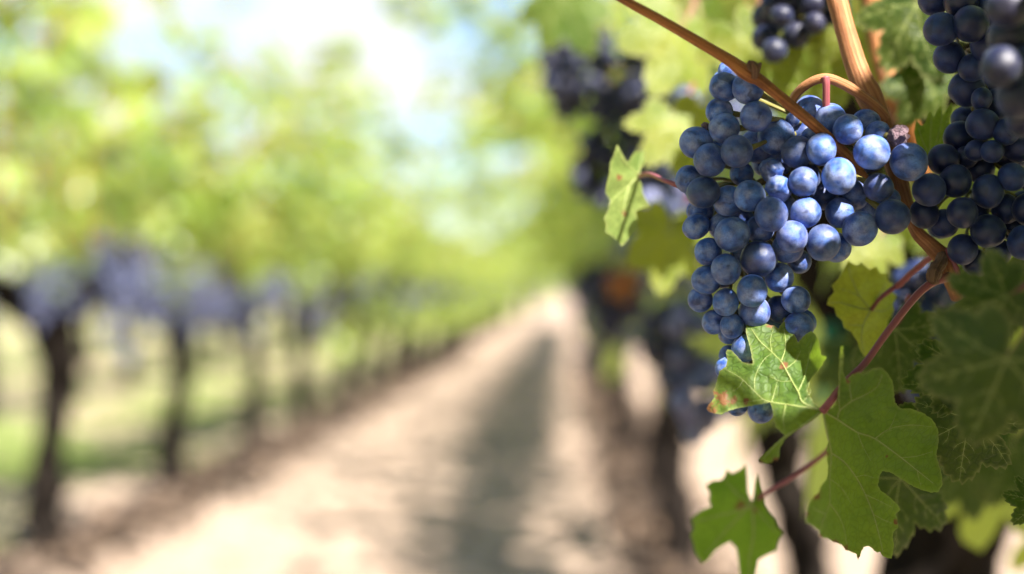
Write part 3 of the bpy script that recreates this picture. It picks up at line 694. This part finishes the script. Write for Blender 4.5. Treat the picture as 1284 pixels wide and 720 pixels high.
DEEP = [(1180, 37, 22, .2), (1217, 30, 22, .1), (1240, 58, 22, .5), (1205, 2, 21, .9), (1244, 12, 22, .6), (1172, 0, 19, 1.8), (1165, 238, 20.5, .3), (1183, 200, 19.5, 1.2), (1198, 227, 20, .7), (1224, 189, 14, .8), (1244, 190, 14.5, .5), (1212, 197, 14, 1.6), (1232, 156, 20, .8), (1203, 172, 20, 1.9), (1209, 150, 16, 2.3),
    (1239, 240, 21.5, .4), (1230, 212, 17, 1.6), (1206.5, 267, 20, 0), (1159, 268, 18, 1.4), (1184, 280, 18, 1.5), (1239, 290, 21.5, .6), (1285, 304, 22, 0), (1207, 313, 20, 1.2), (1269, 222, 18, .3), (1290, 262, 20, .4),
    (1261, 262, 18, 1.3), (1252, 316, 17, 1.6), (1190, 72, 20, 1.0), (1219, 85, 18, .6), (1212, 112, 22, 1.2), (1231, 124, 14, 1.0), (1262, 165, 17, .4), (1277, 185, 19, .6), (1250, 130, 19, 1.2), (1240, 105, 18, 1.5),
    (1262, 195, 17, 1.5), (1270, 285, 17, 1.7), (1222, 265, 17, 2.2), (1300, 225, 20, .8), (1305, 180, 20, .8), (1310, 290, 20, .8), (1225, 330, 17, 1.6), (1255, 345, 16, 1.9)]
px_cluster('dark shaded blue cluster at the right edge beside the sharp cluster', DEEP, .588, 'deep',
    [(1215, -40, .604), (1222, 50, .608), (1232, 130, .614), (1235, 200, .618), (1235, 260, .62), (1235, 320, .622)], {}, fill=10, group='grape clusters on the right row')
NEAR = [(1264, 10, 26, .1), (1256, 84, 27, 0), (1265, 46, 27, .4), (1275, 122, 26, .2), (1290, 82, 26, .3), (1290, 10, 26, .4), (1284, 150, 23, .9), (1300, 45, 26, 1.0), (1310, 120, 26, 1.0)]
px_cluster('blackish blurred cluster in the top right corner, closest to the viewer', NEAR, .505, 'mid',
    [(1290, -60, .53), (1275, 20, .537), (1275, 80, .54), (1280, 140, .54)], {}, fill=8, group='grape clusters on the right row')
r2 = random.Random(5)
def rand_berries(spots, n_, r):
    out = []
    for _ in range(n_ * 40):
        if len(out) >= n_: break
        cx, cy, w, h = r2.choice(spots); a = r2.uniform(0, 6.283); q = math.sqrt(r2.random())
        x, y = cx + w * q * math.cos(a), cy + h * q * math.sin(a); rr = r * r2.uniform(.85, 1.1)
        if all(math.hypot(x - o[0], y - o[1]) > r * .72 for o in out): out.append((x, y, rr, r2.uniform(0, 3)))
    return out
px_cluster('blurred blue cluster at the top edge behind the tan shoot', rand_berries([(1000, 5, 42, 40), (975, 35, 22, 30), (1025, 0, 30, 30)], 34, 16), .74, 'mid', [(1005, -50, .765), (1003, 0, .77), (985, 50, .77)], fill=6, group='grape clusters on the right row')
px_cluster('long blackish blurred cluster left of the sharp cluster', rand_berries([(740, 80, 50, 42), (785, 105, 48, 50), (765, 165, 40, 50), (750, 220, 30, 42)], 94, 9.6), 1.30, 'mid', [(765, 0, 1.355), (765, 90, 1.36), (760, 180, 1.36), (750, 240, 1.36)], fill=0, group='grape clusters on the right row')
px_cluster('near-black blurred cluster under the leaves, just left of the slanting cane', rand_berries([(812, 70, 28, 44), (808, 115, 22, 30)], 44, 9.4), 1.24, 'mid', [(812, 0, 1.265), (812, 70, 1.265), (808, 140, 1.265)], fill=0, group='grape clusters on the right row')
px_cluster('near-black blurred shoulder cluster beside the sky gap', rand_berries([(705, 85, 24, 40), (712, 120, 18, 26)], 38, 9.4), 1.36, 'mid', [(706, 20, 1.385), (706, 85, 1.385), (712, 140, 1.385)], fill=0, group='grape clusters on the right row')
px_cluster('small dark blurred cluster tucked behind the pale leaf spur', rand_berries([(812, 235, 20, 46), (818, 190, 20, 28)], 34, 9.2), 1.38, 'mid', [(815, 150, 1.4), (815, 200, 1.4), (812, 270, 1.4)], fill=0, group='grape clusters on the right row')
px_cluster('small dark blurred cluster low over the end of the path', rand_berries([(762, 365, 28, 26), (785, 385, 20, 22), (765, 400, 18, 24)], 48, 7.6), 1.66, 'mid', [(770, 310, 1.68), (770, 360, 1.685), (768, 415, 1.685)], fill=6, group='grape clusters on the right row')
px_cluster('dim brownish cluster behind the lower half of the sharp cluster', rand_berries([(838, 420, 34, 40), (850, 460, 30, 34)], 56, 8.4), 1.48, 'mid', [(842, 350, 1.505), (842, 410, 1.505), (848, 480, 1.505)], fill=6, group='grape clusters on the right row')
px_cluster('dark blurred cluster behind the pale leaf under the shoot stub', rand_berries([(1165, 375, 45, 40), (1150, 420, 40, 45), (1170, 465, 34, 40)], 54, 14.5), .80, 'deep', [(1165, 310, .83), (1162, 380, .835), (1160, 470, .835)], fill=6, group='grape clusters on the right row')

# ------------------------------------------------------------------ canes and shoots
def cane_thing(label, paths, mat, extras=()):
    root = empty('vine_cane', P(*paths[0][0][:3]), label, 'cane'); o3 = root.location
    mb = MB()
    for p_ in paths:
        v_, f_, u_ = px_tube(p_, 8, seg=18, rough=.05, fr=90); mb.add(v_, f_, 0, u_)
    mb.build('cane', [M[mat]], root, o3)
    for nm, mt, pts in extras:
        mb = MB()
        for p_ in pts:
            v_, f_, u_ = px_tube(p_, 5, seg=9, rough=.3, fr=400); mb.add(v_, f_, 0, u_)
        mb.build(nm, [M[mt]], root, o3)
    return root
cane_thing('slender orange brown cane slanting across the top of the sharp cluster',
    [[(420, -330, .60, 3.2), (520, -215, .585, 4), (630, -105, .572, 4.8), (715, -42, .566, 5.4), (783, 0, .566, 5.8), (830, 26, .568, 6.2), (880, 55, .571, 6.8), (915, 76, .574, 7.6), (931, 88, .575, 9.4), (942, 95, .576, 9.4), (954, 102, .577, 7.6), (985, 127, .581, 7.2), (1015, 152, .587, 7.2), (1040, 174, .594, 7.0), (1062, 196, .606, 7), (1085, 225, .617, 6), (1110, 255, .624, 5)]], 'cane',
    [('bud', 'wood_rough', [[(946, 97, .573, 4), (947, 89, .571, 5.5), (946, 82, .570, 5), (942, 77, .569, 2)], [(947, 90, .571, 3.5), (951, 83, .570, 3.4), (954, 79, .570, 1.6)], [(943, 88, .571, 3), (939, 82, .570, 2.6), (940, 76, .570, 1.2)]])])
cane_thing('thick tan shoot rising out of the top edge behind the sharp cluster',
    [[(1090, -520, .72, 9), (1050, -330, .67, 10.5), (1030, -160, .64, 12), (1036, -50, .630, 12.5), (1050, 0, .628, 12.8), (1060, 38, .627, 13), (1070, 72, .626, 13.5), (1080, 100, .625, 15), (1090, 120, .625, 16.5), (1100, 142, .625, 14), (1110, 170, .626, 12.5), (1124, 215, .628, 12), (1138, 260, .622, 9), (1150, 291, .614, 8.5), (1168, 309, .611, 10), (1184, 326, .610, 12), (1190, 345, .612, 10), (1200, 372, .622, 8)]], 'cane_pale',
    [('bud', 'wood_rough', [[(1183, 322, .606, 8), (1176, 335, .602, 9), (1171, 346, .599, 9.5), (1170, 355, .598, 6)]]),
     ('spur', 'stem_red', [[(1188, 312, .604, 3.5), (1196, 330, .602, 3.5), (1204, 350, .602, 3), (1212, 372, .606, 2.5)], [(1178, 316, .612, 4), (1160, 328, .625, 4), (1140, 345, .64, 4), (1124, 360, .65, 4)]])])
cane_thing('blurred reddish brown cane behind the tan shoot', [[(1075, -260, .84, 9), (1080, -130, .81, 10), (1085, -40, .80, 11), (1098, 30, .80, 13), (1110, 85, .79, 14), (1122, 120, .79, 15), (1142, 165, .80, 12), (1160, 230, .82, 10)]], 'cane')
cane_thing('old knotty spur wood behind the small bright leaf', [[(1118, 150, .80, 7), (1122, 130, .79, 9), (1128, 112, .785, 8), (1124, 98, .78, 4)], [(1125, 135, .79, 7), (1138, 122, .78, 8), (1150, 108, .775, 6), (1152, 92, .775, 3)], [(1130, 150, .79, 8), (1145, 146, .78, 7), (1160, 138, .775, 3)]], 'wood_rough')

# ------------------------------------------------------------------ leaves close to the lens
JX, JY = 1032, 515
LEFTP = [(1029, 512), (1020, 505), (1012.5, 490), (1016, 477), (1022, 470), (1030, 459), (1036.7, 447.5), (1030, 446), (1028, 438), (1027, 430), (1023, 420), (1017.5, 415), (1012, 418), (1006, 423), (1001, 429.7), (998, 423), (995, 417), (990, 408), (986, 405), (982.5, 403), (979, 407), (976, 412.5), (971, 408), (966, 408), (960, 406), (953, 403), (945, 401), (940, 402), (936.7, 404), (934.7, 412), (936.7, 423), (941, 438), (944, 456), (937, 456), (930, 453), (923, 445), (917, 439), (912, 438), (910, 443), (912, 452), (910, 460), (902, 465), (899, 477), (897, 486), (894, 491), (896, 498), (888, 508), (886, 513), (890, 517), (898, 519), (905, 520), (914, 515), (925, 512), (948, 508), (966, 505), (969, 517), (973, 536), (984, 546), (971, 557), (960, 568), (952, 576), (953, 580), (966, 581), (972, 576), (974, 579), (977, 574), (978, 562), (985, 550), (1002, 538), (1012, 532), (1023, 524), (1030, 518)]
RIGHTP = [(1030, 517), (1034, 526), (1037, 540), (1038.5, 553), (1036, 566), (1037, 575), (1038.5, 587), (1037, 600), (1029, 610), (1027, 617), (1020, 623.5), (1013, 633), (1011, 644), (1010, 654), (1018, 659), (1026, 665), (1027, 673.5), (1036, 675), (1045, 680), (1055, 683), (1060, 690), (1067, 692), (1074, 695), (1076, 703), (1079, 695), (1083, 686), (1090, 685), (1100, 693), (1104, 692), (1108, 698.5), (1118, 700.6), (1120, 690), (1121, 681), (1119, 674), (1121, 666), (1126, 662), (1125, 650), (1123, 645), (1129, 639), (1125, 632), (1114.6, 622.5), (1104, 615), (1101, 609), (1102, 600), (1106, 591), (1114.6, 591.7), (1125, 597.5), (1137.5, 606), (1154, 614), (1167, 618), (1177, 617), (1182, 607), (1181, 595), (1177, 583), (1174, 570), (1177, 555), (1176, 538), (1169, 526), (1158, 518.5), (1144, 513), (1129, 512), (1122, 505), (1121, 490), (1119, 478), (1113.5, 468.5), (1107, 462), (1096, 462), (1083, 468.5), (1077, 467), (1071, 468.5), (1064.6, 473), (1061.5, 477), (1057, 466), (1057.5, 450), (1057, 434), (1054.6, 434), (1053, 446), (1052, 457), (1051, 486), (1050, 503), (1045, 511), (1036, 513)]
V_L = [([(1030, 515), (1018, 512), (990, 508), (968, 504.5), (957, 501), (945, 490), (932, 477), (922, 470), (911, 464)], .9), ([(1030, 515), (1018, 510), (1006, 504), (1001, 492), (993, 478), (985, 463), (979, 453), (968, 442), (952, 427), (942, 412)], .85),
    ([(980, 452), (984, 440), (985, 428), (983, 412)], .5), ([(1001, 491), (1009, 472), (1014, 450), (1018, 428)], .5), ([(946, 490), (947, 472), (957, 452), (968, 443)], .4), ([(1030, 516), (1003, 536), (985, 547), (968, 563), (957, 576)], .7),
    ([(968, 504), (972, 488), (975, 478)], .35), ([(957, 501), (944, 503), (930, 506)], .35), ([(932, 477), (925, 487), (915, 492)], .35), ([(993, 478), (978, 478), (965, 472)], .35), ([(985, 463), (998, 452), (1004, 440)], .35), ([(1006, 505), (1016, 492), (1013, 484)], .3), ([(968, 442), (966, 428), (969, 414)], .3), ([(985, 508), (982, 525), (984, 540)], .45)]
V_R = [([(1032, 517), (1036, 540), (1042, 568), (1040, 600), (1040, 631), (1031, 655), (1027, 671)], 1), ([(1040, 631), (1050, 645), (1058, 662), (1061, 682)], .6), ([(1042, 568), (1058, 579), (1073, 598), (1085, 620), (1095, 645), (1102, 670), (1107, 692)], .8),
    ([(1033, 516), (1050, 526), (1075, 542), (1097, 550), (1130, 574), (1150, 590), (1170, 606)], .85), ([(1050, 525), (1053, 515), (1068, 503), (1085, 495), (1100, 485), (1106, 470)], .6), ([(1097, 550), (1115, 538), (1140, 533), (1168, 535)], .5),
    ([(1068, 503), (1066, 490), (1065, 478)], .35), ([(1130, 574), (1150, 572), (1170, 566)], .4), ([(1075, 542), (1082, 560), (1092, 578)], .35), ([(1085, 620), (1102, 628), (1118, 636)], .4), ([(1073, 598), (1085, 596), (1097, 600)], .35), ([(1095, 645), (1108, 652), (1118, 656)], .35), ([(1040, 600), (1055, 612), (1068, 632)], .35), ([(1035, 645), (1024, 640), (1016, 636)], .35), ([(1115, 538), (1120, 528), (1124, 518)], .3), ([(1150, 590), (1152, 600), (1155, 610)], .3), ([(1053, 515), (1052, 500), (1053, 470), (1056, 440)], .4)]
def hero_map(x, y):
    dx, dy = x - JX, y - JY
    w = 1 / (1 + math.exp(-dx / 9))
    dl = .562 - dy * .00025 - dx * .00008 + .0000006 * (dx + 70) ** 2
    dr = .562 + dx * .00020 + dy * .00009 - .0000007 * (dy - 60) ** 2 + .003
    # the rims roll back
    d = dl * (1 - w) + dr * w + .0032 * mnoise.noise(Vector((x / 34, y / 34, 1))) + .0011 * mnoise.noise(Vector((x / 12, y / 12, 4)))
    return P(x, y, d)
BR = [(887, 513, 17), (906, 500, 12), (918, 503, 10), (936, 503, 8), (896, 492, 8), (983, 458, 8), (966, 407, 8), (1021, 618, 13), (1011, 645, 6), (1028, 672, 6), (1046, 681, 7), (1123, 655, 5), (972, 578, 8), (1036, 570, 6), (1060, 688, 7), (1076, 700, 6), (975, 577, 6), (954, 578, 5), (1112, 572, 3), (1063, 478, 4), (1072, 470, 3)]
build_leaf('large folded green leaf in front of the cluster, lobes browned at the rim', [serrate(LEFTP), serrate(RIGHTP, 1.6, 10)], V_L + V_R, hero_map, (JX, JY), 'leaf_hero', 3.0, 2.2, 3.2, .00042, BR,
    petiole=[(1031, 516, .5635, 5.5), (1040, 505, .565, 5), (1060, 480, .572, 4.6), (1085, 455, .578, 4.4), (1108, 423, .584, 4.4), (1130, 394, .590, 4.5), (1150, 370, .596, 4.8), (1170, 354, .601, 5.2), (1190, 347, .606, 6)])
PALE = [(1063, 327), (1057, 340), (1051, 350), (1043, 358), (1046, 366), (1039, 374), (1037, 382), (1046, 386), (1049, 396), (1056, 402), (1058, 411), (1067, 416), (1075, 428), (1079, 440), (1085, 449), (1090, 443), (1097, 433), (1106, 420), (1112, 412), (1114, 402), (1121, 390), (1120, 381), (1125, 371), (1119, 366), (1120, 356), (1113, 352), (1112, 343), (1104, 343), (1099, 334), (1090, 338), (1080, 329), (1074, 333), (1068, 330)]
V_P = [([(1092, 389), (1078, 372), (1068, 350), (1063, 332)], 1), ([(1092, 389), (1072, 385), (1055, 380), (1041, 380)], .9), ([(1092, 389), (1082, 408), (1080, 428), (1084, 446)], .9), ([(1092, 389), (1102, 370), (1112, 354)], .8), ([(1092, 389), (1108, 390), (1119, 382)], .7), ([(1078, 372), (1066, 366), (1052, 362)], .5), ([(1082, 408), (1070, 408), (1060, 406)], .5)]
build_leaf('pale yellowish green leaf hanging below the cluster wing', [PALE], V_P, lambda x, y: P(x, y, .655 + .00025 * (x - 1092) - .00012 * (y - 389) + .000003 * (x - 1085) ** 2 + .003 * mnoise.noise(Vector((x / 22, y / 22, 2)))), (1092, 389), 'leaf_glow', 3.0, 2.2, 2.5, .0004,
    petiole=[(1092, 389, .656, 2.6), (1104, 374, .65, 2.8), (1122, 360, .65, 3.4)])
LOW = [(943, 630), (938, 618), (937, 600), (935, 582), (930, 588), (918, 594), (911, 589), (908, 598), (904, 602), (893, 603), (885, 609), (890, 618), (889, 628), (892, 635), (880, 640), (867, 651), (870, 662), (866, 672), (869, 680), (872, 694), (881, 707), (888, 702), (898, 690), (907, 684), (915.5, 679), (923, 687), (926, 705), (928, 722), (938, 734), (947, 722), (951, 702), (962, 696), (973, 691), (974, 684), (975.5, 678), (981, 668), (974, 661), (971, 651), (964, 643), (958, 633), (957, 622), (953, 613), (951, 602), (949, 593), (946, 606), (945, 618)]
V_W = [([(943, 632), (925, 620), (912, 605), (910, 592)], .9), ([(943, 632), (920, 642), (895, 648), (870, 655)], 1), ([(943, 632), (915, 660), (885, 695)], .9), ([(943, 632), (945, 668), (940, 700), (939, 728)], 1), ([(943, 632), (958, 650), (975, 670)], .8), ([(943, 632), (949, 615), (950, 598)], .6)]
build_leaf('single blurred green leaf low on the left, its stalk pointing right', [LOW], V_W, lambda x, y: P(x, y, .715 - .0001 * (x - 943) + .00008 * (y - 632) + .004 * mnoise.noise(Vector((x / 40, y / 40, 7)))), (943, 632), 'leaf_backlit', 4.0, 2.4, 3, .0004, [(928, 634, 9), (947, 640, 6)],
    petiole=[(943, 632, .716, 3), (960, 618, .713, 2.8), (985, 604, .71, 2.8), (1015, 584, .70, 3), (1050, 555, .69, 3.2)])
SPUR = [(774, 181), (780, 192), (786, 203), (789, 201), (793, 194), (797, 189), (803, 190), (809, 187), (808, 196), (809, 204), (803, 212), (799, 221), (805, 232), (806, 242), (815, 259), (806, 261), (797, 265), (799, 275), (800, 286), (791, 297), (780, 309), (770, 298), (759, 291), (760, 282), (757, 274), (763, 262), (765, 251), (759, 242), (760, 233), (764, 218), (765, 204), (770, 193)]
V_S = [([(802, 221), (790, 232), (782, 262), (780, 300)], 1), ([(802, 221), (792, 212), (780, 200), (775, 186)], .8), ([(802, 221), (803, 205), (806, 192)], .6), ([(790, 232), (774, 245), (762, 258)], .6)]
build_leaf('small light green leaf on a pink stalk left of the cluster', [SPUR], V_S, lambda x, y: P(x, y, .675 + .0005 * (x - 785) + .002 * mnoise.noise(Vector((x / 18, y / 18, 3)))), (802, 221), 'leaf_pale', 3.0, 2, 2.5, .0004, [(776, 222, 6), (783, 268, 5)],
    petiole=[(802, 221, .68, 3), (815, 219, .66, 3), (830, 225, .632, 3), (850, 233, .622, 3), (872, 244, .62, 3)])
BR5 = [(1158, 196), (1150, 182), (1146, 165), (1149, 152), (1155, 158), (1160, 154), (1163, 144), (1167, 139), (1171, 148), (1175, 138), (1180, 132), (1183, 144), (1187, 136), (1193, 129), (1195, 138), (1191, 150), (1192, 160), (1187, 168), (1184, 180), (1174, 192), (1166, 206)]
build_leaf('small bright green leaf tip between the two sharp clusters', [BR5], [([(1166, 204), (1166, 180), (1168, 145)], .8), ([(1166, 200), (1178, 165), (1182, 138)], .7), ([(1165, 195), (1156, 175), (1151, 157)], .7), ([(1168, 198), (1184, 165), (1192, 134)], .5)], lambda x, y: P(x, y, .64 + .0002 * (x - 1166) + .0015 * mnoise.noise(Vector((x / 15, y / 15, 5)))), (1166, 204), 'leaf_hero', 2.5, 2, 2, .0003)
# lower right leaves, shade put into their dark colour
generic_leaf('dark serrated leaf right of the folded leaf, upper of the sharp shaded ones', 1212, 470, .612, 78, 268, (10, 20), 'leaf_shaded', 3, .2, (1245, 445, .63))
generic_leaf('dark leaf tucked behind the right rim of the folded leaf', 1165, 520, .625, 88, 140, (-15, -10), 'leaf_shaded', 4, .2, (1215, 470, .62))
generic_leaf('dark leaf with pointed teeth against the trunk', 1215, 525, .605, 90, 185, (-20, 15), 'leaf_shaded', 11, .2, (1240, 480, .62))
generic_leaf('blurred dark leaf at the right edge, nearest the viewer', 1262, 450, .475, 130, 195, (-25, 20), 'leaf_shaded', 6, .3, (1310, 380, .49), petr=4)
generic_leaf('blurred deep green leaf under the dark cluster', 1262, 372, .50, 82, 240, (-20, -15), 'leaf_shaded', 8, .3, (1320, 340, .51), petr=4)
generic_leaf('brown rimmed leaf cut by the right edge low down', 1300, 632, .60, 45, 285, (0, 20), 'leaf_shaded', 9, .2, (1330, 600, .6))
generic_leaf('yellowish green blurred leaf behind the lower folded leaf', 1130, 600, .66, 108, 178, (-10, -15), 'leaf_shaded', 10, .2, (1180, 540, .65), [(.25, .55, .22)])
generic_leaf('dark leaf hanging behind the pale leaf', 1122, 412, .675, 80, 175, (-10, 20), 'leaf_shaded', 12, .2, (1140, 370, .67))
generic_leaf('dark leaf hanging in the gap right of the tan shoot', 1150, 5, .73, 95, 165, (10, 15), 'leaf_shaded', 14, .25, (1165, -60, .75))
generic_leaf('deep green leaf behind the small bright leaf tip', 1168, 95, .74, 70, 205, (5, -15), 'leaf_shaded', 15, .25, (1175, 40, .75))
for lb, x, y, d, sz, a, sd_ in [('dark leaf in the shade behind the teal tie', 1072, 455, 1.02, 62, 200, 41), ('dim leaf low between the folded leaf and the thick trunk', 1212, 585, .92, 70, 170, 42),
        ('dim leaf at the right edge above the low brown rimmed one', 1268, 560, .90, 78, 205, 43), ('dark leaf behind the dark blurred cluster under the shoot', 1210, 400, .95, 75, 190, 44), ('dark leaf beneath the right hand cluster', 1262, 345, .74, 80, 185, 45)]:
    generic_leaf(lb, x, y, d, sz, a, (10, 10), 'leaf_shaded', sd_, .25, (x + 20, y - 50, d + .03), step=.07, petr=2)
# glowing leaves behind the cluster
GL = [('reddish brown dry leaf beside the dark cluster over the path end', 778, 352, 1.60, 30, 170, (10, 20), 'leaf_red', 31), ('yellow glowing leaf behind the arched stem', 1010, 110, .76, 80, 20, (20, 10), 'leaf_glow', 21), ('large soft green leaf at the top left of the slanting cane', 850, 40, .90, 95, 200, (25, -15), 'leaf_glow', 22), ('soft green leaf left of the upper berries', 845, 150, .86, 80, 170, (20, -10), 'leaf_glow', 23),
    ('soft yellow green leaf below the slanting pink stalk', 840, 290, .92, 75, 190, (15, -20), 'leaf_glow', 24), ('soft green leaf at top centre near the long dark cluster', 705, -5, 1.1, 80, 160, (20, 15), 'leaf_hero', 25), ('dim green leaf at the top edge right of the tan shoot', 1158, 40, .86, 75, 190, (15, 10), 'leaf_shaded', 26),
    ('yellow leaf glowing under the cluster wing', 1100, 300, .80, 60, 230, (20, 10), 'leaf_glow', 27), ('soft leaf behind the slanting cane and upper berries', 930, 45, .84, 85, 150, (20, 0), 'leaf_glow', 28), ('soft green leaf behind the tan shoot', 1075, 60, .90, 80, 170, (20, 10), 'leaf_glow', 29)]
for lb, x, y, d, s, a, tl, mt, sd_ in GL:
    generic_leaf(lb, x, y, d, s, a, tl, mt, sd_, .25, (x + 25, y - 45, d + .03), step=.07, petr=2)

# ------------------------------------------------------------------ the unseen vine overhead, with leaves added to shade the clusters
mb = MB(); r3 = random.Random(99); cnt = 0
for lay in range(5):
    for px in range(760, 1420, 60):
        for py in range(-60, 720, 60):
            base = P(px + r3.uniform(-30, 30), py + r3.uniform(-30, 30), .60)
            s = r3.uniform(.035, .062); t = r3.uniform(.22, .75) + lay * .12
            # leave the lower left leaf and the outer edge of the row open to the sky
            if px < 900 and r3.random() < .35: continue
            pos = base + SUN * t
            iv, pp = in_view(pos, 170)
            if iv: continue
            nrm = Vector((r3.gauss(.1, .35), r3.gauss(-.1, .35), 1)).normalized()
            add_leaf(mb, pos, nrm, (r3.gauss(0, 1), r3.gauss(0, 1), -.3), s, MIDS, 0, r3, (0, 0, 0)); cnt += 1
for _ in range(240):  # more unseen leaves, added to shade the near corner cluster
    pos = P(r3.uniform(1190, 1420), r3.uniform(-60, 170), .51) + SUN * r3.uniform(.10, .45)
    if in_view(pos, 120)[0]: continue
    add_leaf(mb, pos, (r3.gauss(.2, .3), r3.gauss(-.3, .3), 1), (r3.gauss(0, 1), r3.gauss(0, 1), -.4), r3.uniform(.035, .06), MIDS, 0, r3, (0, 0, 0))
for _ in range(520):  # unseen leaves above the camera, added to cut light from the sky
    pos = Vector((r3.uniform(-.30, .75), r3.uniform(-.9, .45), r3.uniform(1.22, 1.95)))
    if in_view(pos, 200)[0] or (pos - CAM).length < .2: continue
    add_leaf(mb, pos, (r3.gauss(0, .4), r3.gauss(-.3, .4), 1), (r3.gauss(0, 1), r3.gauss(0, 1), -.5), r3.uniform(.045, .075), MIDS, 0, r3, (0, 0, 0))
print('shade leaves', cnt)
vx, vy = .47, -.36
r4 = empty('grapevine', (vx, vy, ground_h(vx, vy)), 'unseen vine overhead on the right, leaves added to shade the hanging clusters', 'grapevine', 'vines in the right row')
mbf = MB(); mbf.V, mbf.F, mbf.M, mbf.U, mbf.n = mb.V, mb.F, mb.M, mb.U, mb.n
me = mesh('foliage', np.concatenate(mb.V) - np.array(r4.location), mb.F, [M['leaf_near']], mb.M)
link('foliage', me, r4); link('trunk', TRK[4][0], r4)
for a in ARM[4]: link('cordon_arm', a, r4)
fm = foliage_mesh(333, MIDS, nshoot=18, keep=right_keep(vx, vy), lean=.40, z0=1.2, low=420, lowz=(-.5, .15), lowx=(-.18, .30), gap=(vx, vy, ground_h(vx, vy)), half=1.05, dens=1.3)  # dense low leaves out of frame, added to darken the right side
link('foliage', fm, r4)

# ------------------------------------------------------------------ tie, grass, litter
root = empty('plant_tie', P(1034, 440, 1.25), 'teal plastic tie hanging behind the folded leaf', 'plant tie')
mb = MB(); v_, f_, u_ = px_tube([(1041, 425, 1.25, 7), (1037, 450, 1.245, 10), (1034, 475, 1.24, 11), (1032, 500, 1.245, 10), (1029, 520, 1.25, 5)], 5, seg=10, flat=.25); mb.add(v_, f_, 0, u_); mb.build('strap', [M['teal']], root, root.location)
mb = MB(); v_, f_, u_ = px_tube([(1041, 430, 1.25, 4), (1052, 418, 1.262, 4), (1048, 406, 1.27, 4), (1036, 408, 1.262, 4), (1034, 422, 1.252, 4), (1041, 430, 1.248, 4)], 5, seg=8); mb.add(v_, f_, 0, u_); mb.build('knot', [M['teal']], root, root.location)

r5 = random.Random(17); mb = MB()
for _ in range(9000):
    y = r5.uniform(4.5, 22); x = r5.uniform(-4.2, -2.05) if r5.random() < .85 else r5.uniform(-6.6, -4.5)
    if mnoise.noise(Vector((x * .8, y * .55, 4))) < .02: continue
    h = r5.uniform(.03, .10); a = r5.uniform(0, 6.283); w = .006; dx, dy = math.cos(a), math.sin(a); z = ground_h(x, y) - .004; l = r5.uniform(-.04, .04)
    mb.add([(x - dx*w, y - dy*w, z), (x + dx*w, y + dy*w, z), (x + dx*w*.6 + l*.4, y + dy*w*.6 + l*.3, z + h*.6), (x - dx*w*.6 + l*.4, y - dy*w*.6 + l*.3, z + h*.6), (x + l, y + l*.8, z + h)], [(0, 1, 2, 3), (3, 2, 4)])
tag(mb.build('grass', [M['grass']], smooth=False), 'patchy short grass growing between the left rows', 'grass', kind='stuff')
mb = MB()
for _ in range(7500):
    row = r5.choice((ROWS['left'], ROWS['left'], ROWS['right'])); x = row + (.12 if row < 0 else -.02) + r5.gauss(0, .13); y = r5.uniform(3.2, 26); z = ground_h(x, y) + r5.uniform(.004, .03)
    nrm = (r5.gauss(0, .5), r5.gauss(0, .5), 1); add_leaf(mb, (x, y, z), nrm, (r5.gauss(0, 1), r5.gauss(0, 1), 0), r5.uniform(.025, .055), LOWS, 0, r5)
for _ in range(4500):
    x = ROWS['right'] - .05 + r5.gauss(0, .10); y = r5.uniform(3.2, 20); z = ground_h(x, y) + r5.uniform(.004, .05)
    add_leaf(mb, (x, y, z), (r5.gauss(0, .6), r5.gauss(0, .6), 1), (r5.gauss(0, 1), r5.gauss(0, 1), 0), r5.uniform(.025, .055), LOWS, 0, r5)
for _ in range(700):
    x = r5.uniform(-1.7, .2); y = r5.uniform(3.2, 20)
    add_leaf(mb, (x, y, ground_h(x, y) + .008), (r5.gauss(0, .3), r5.gauss(0, .3), 1), (r5.gauss(0, 1), r5.gauss(0, 1), 0), r5.uniform(.02, .045), LOWS, 0, r5)
tag(mb.build('litter', [M['litter']]), 'dry brown leaf litter along the feet of the vines', 'leaf litter', kind='stuff')
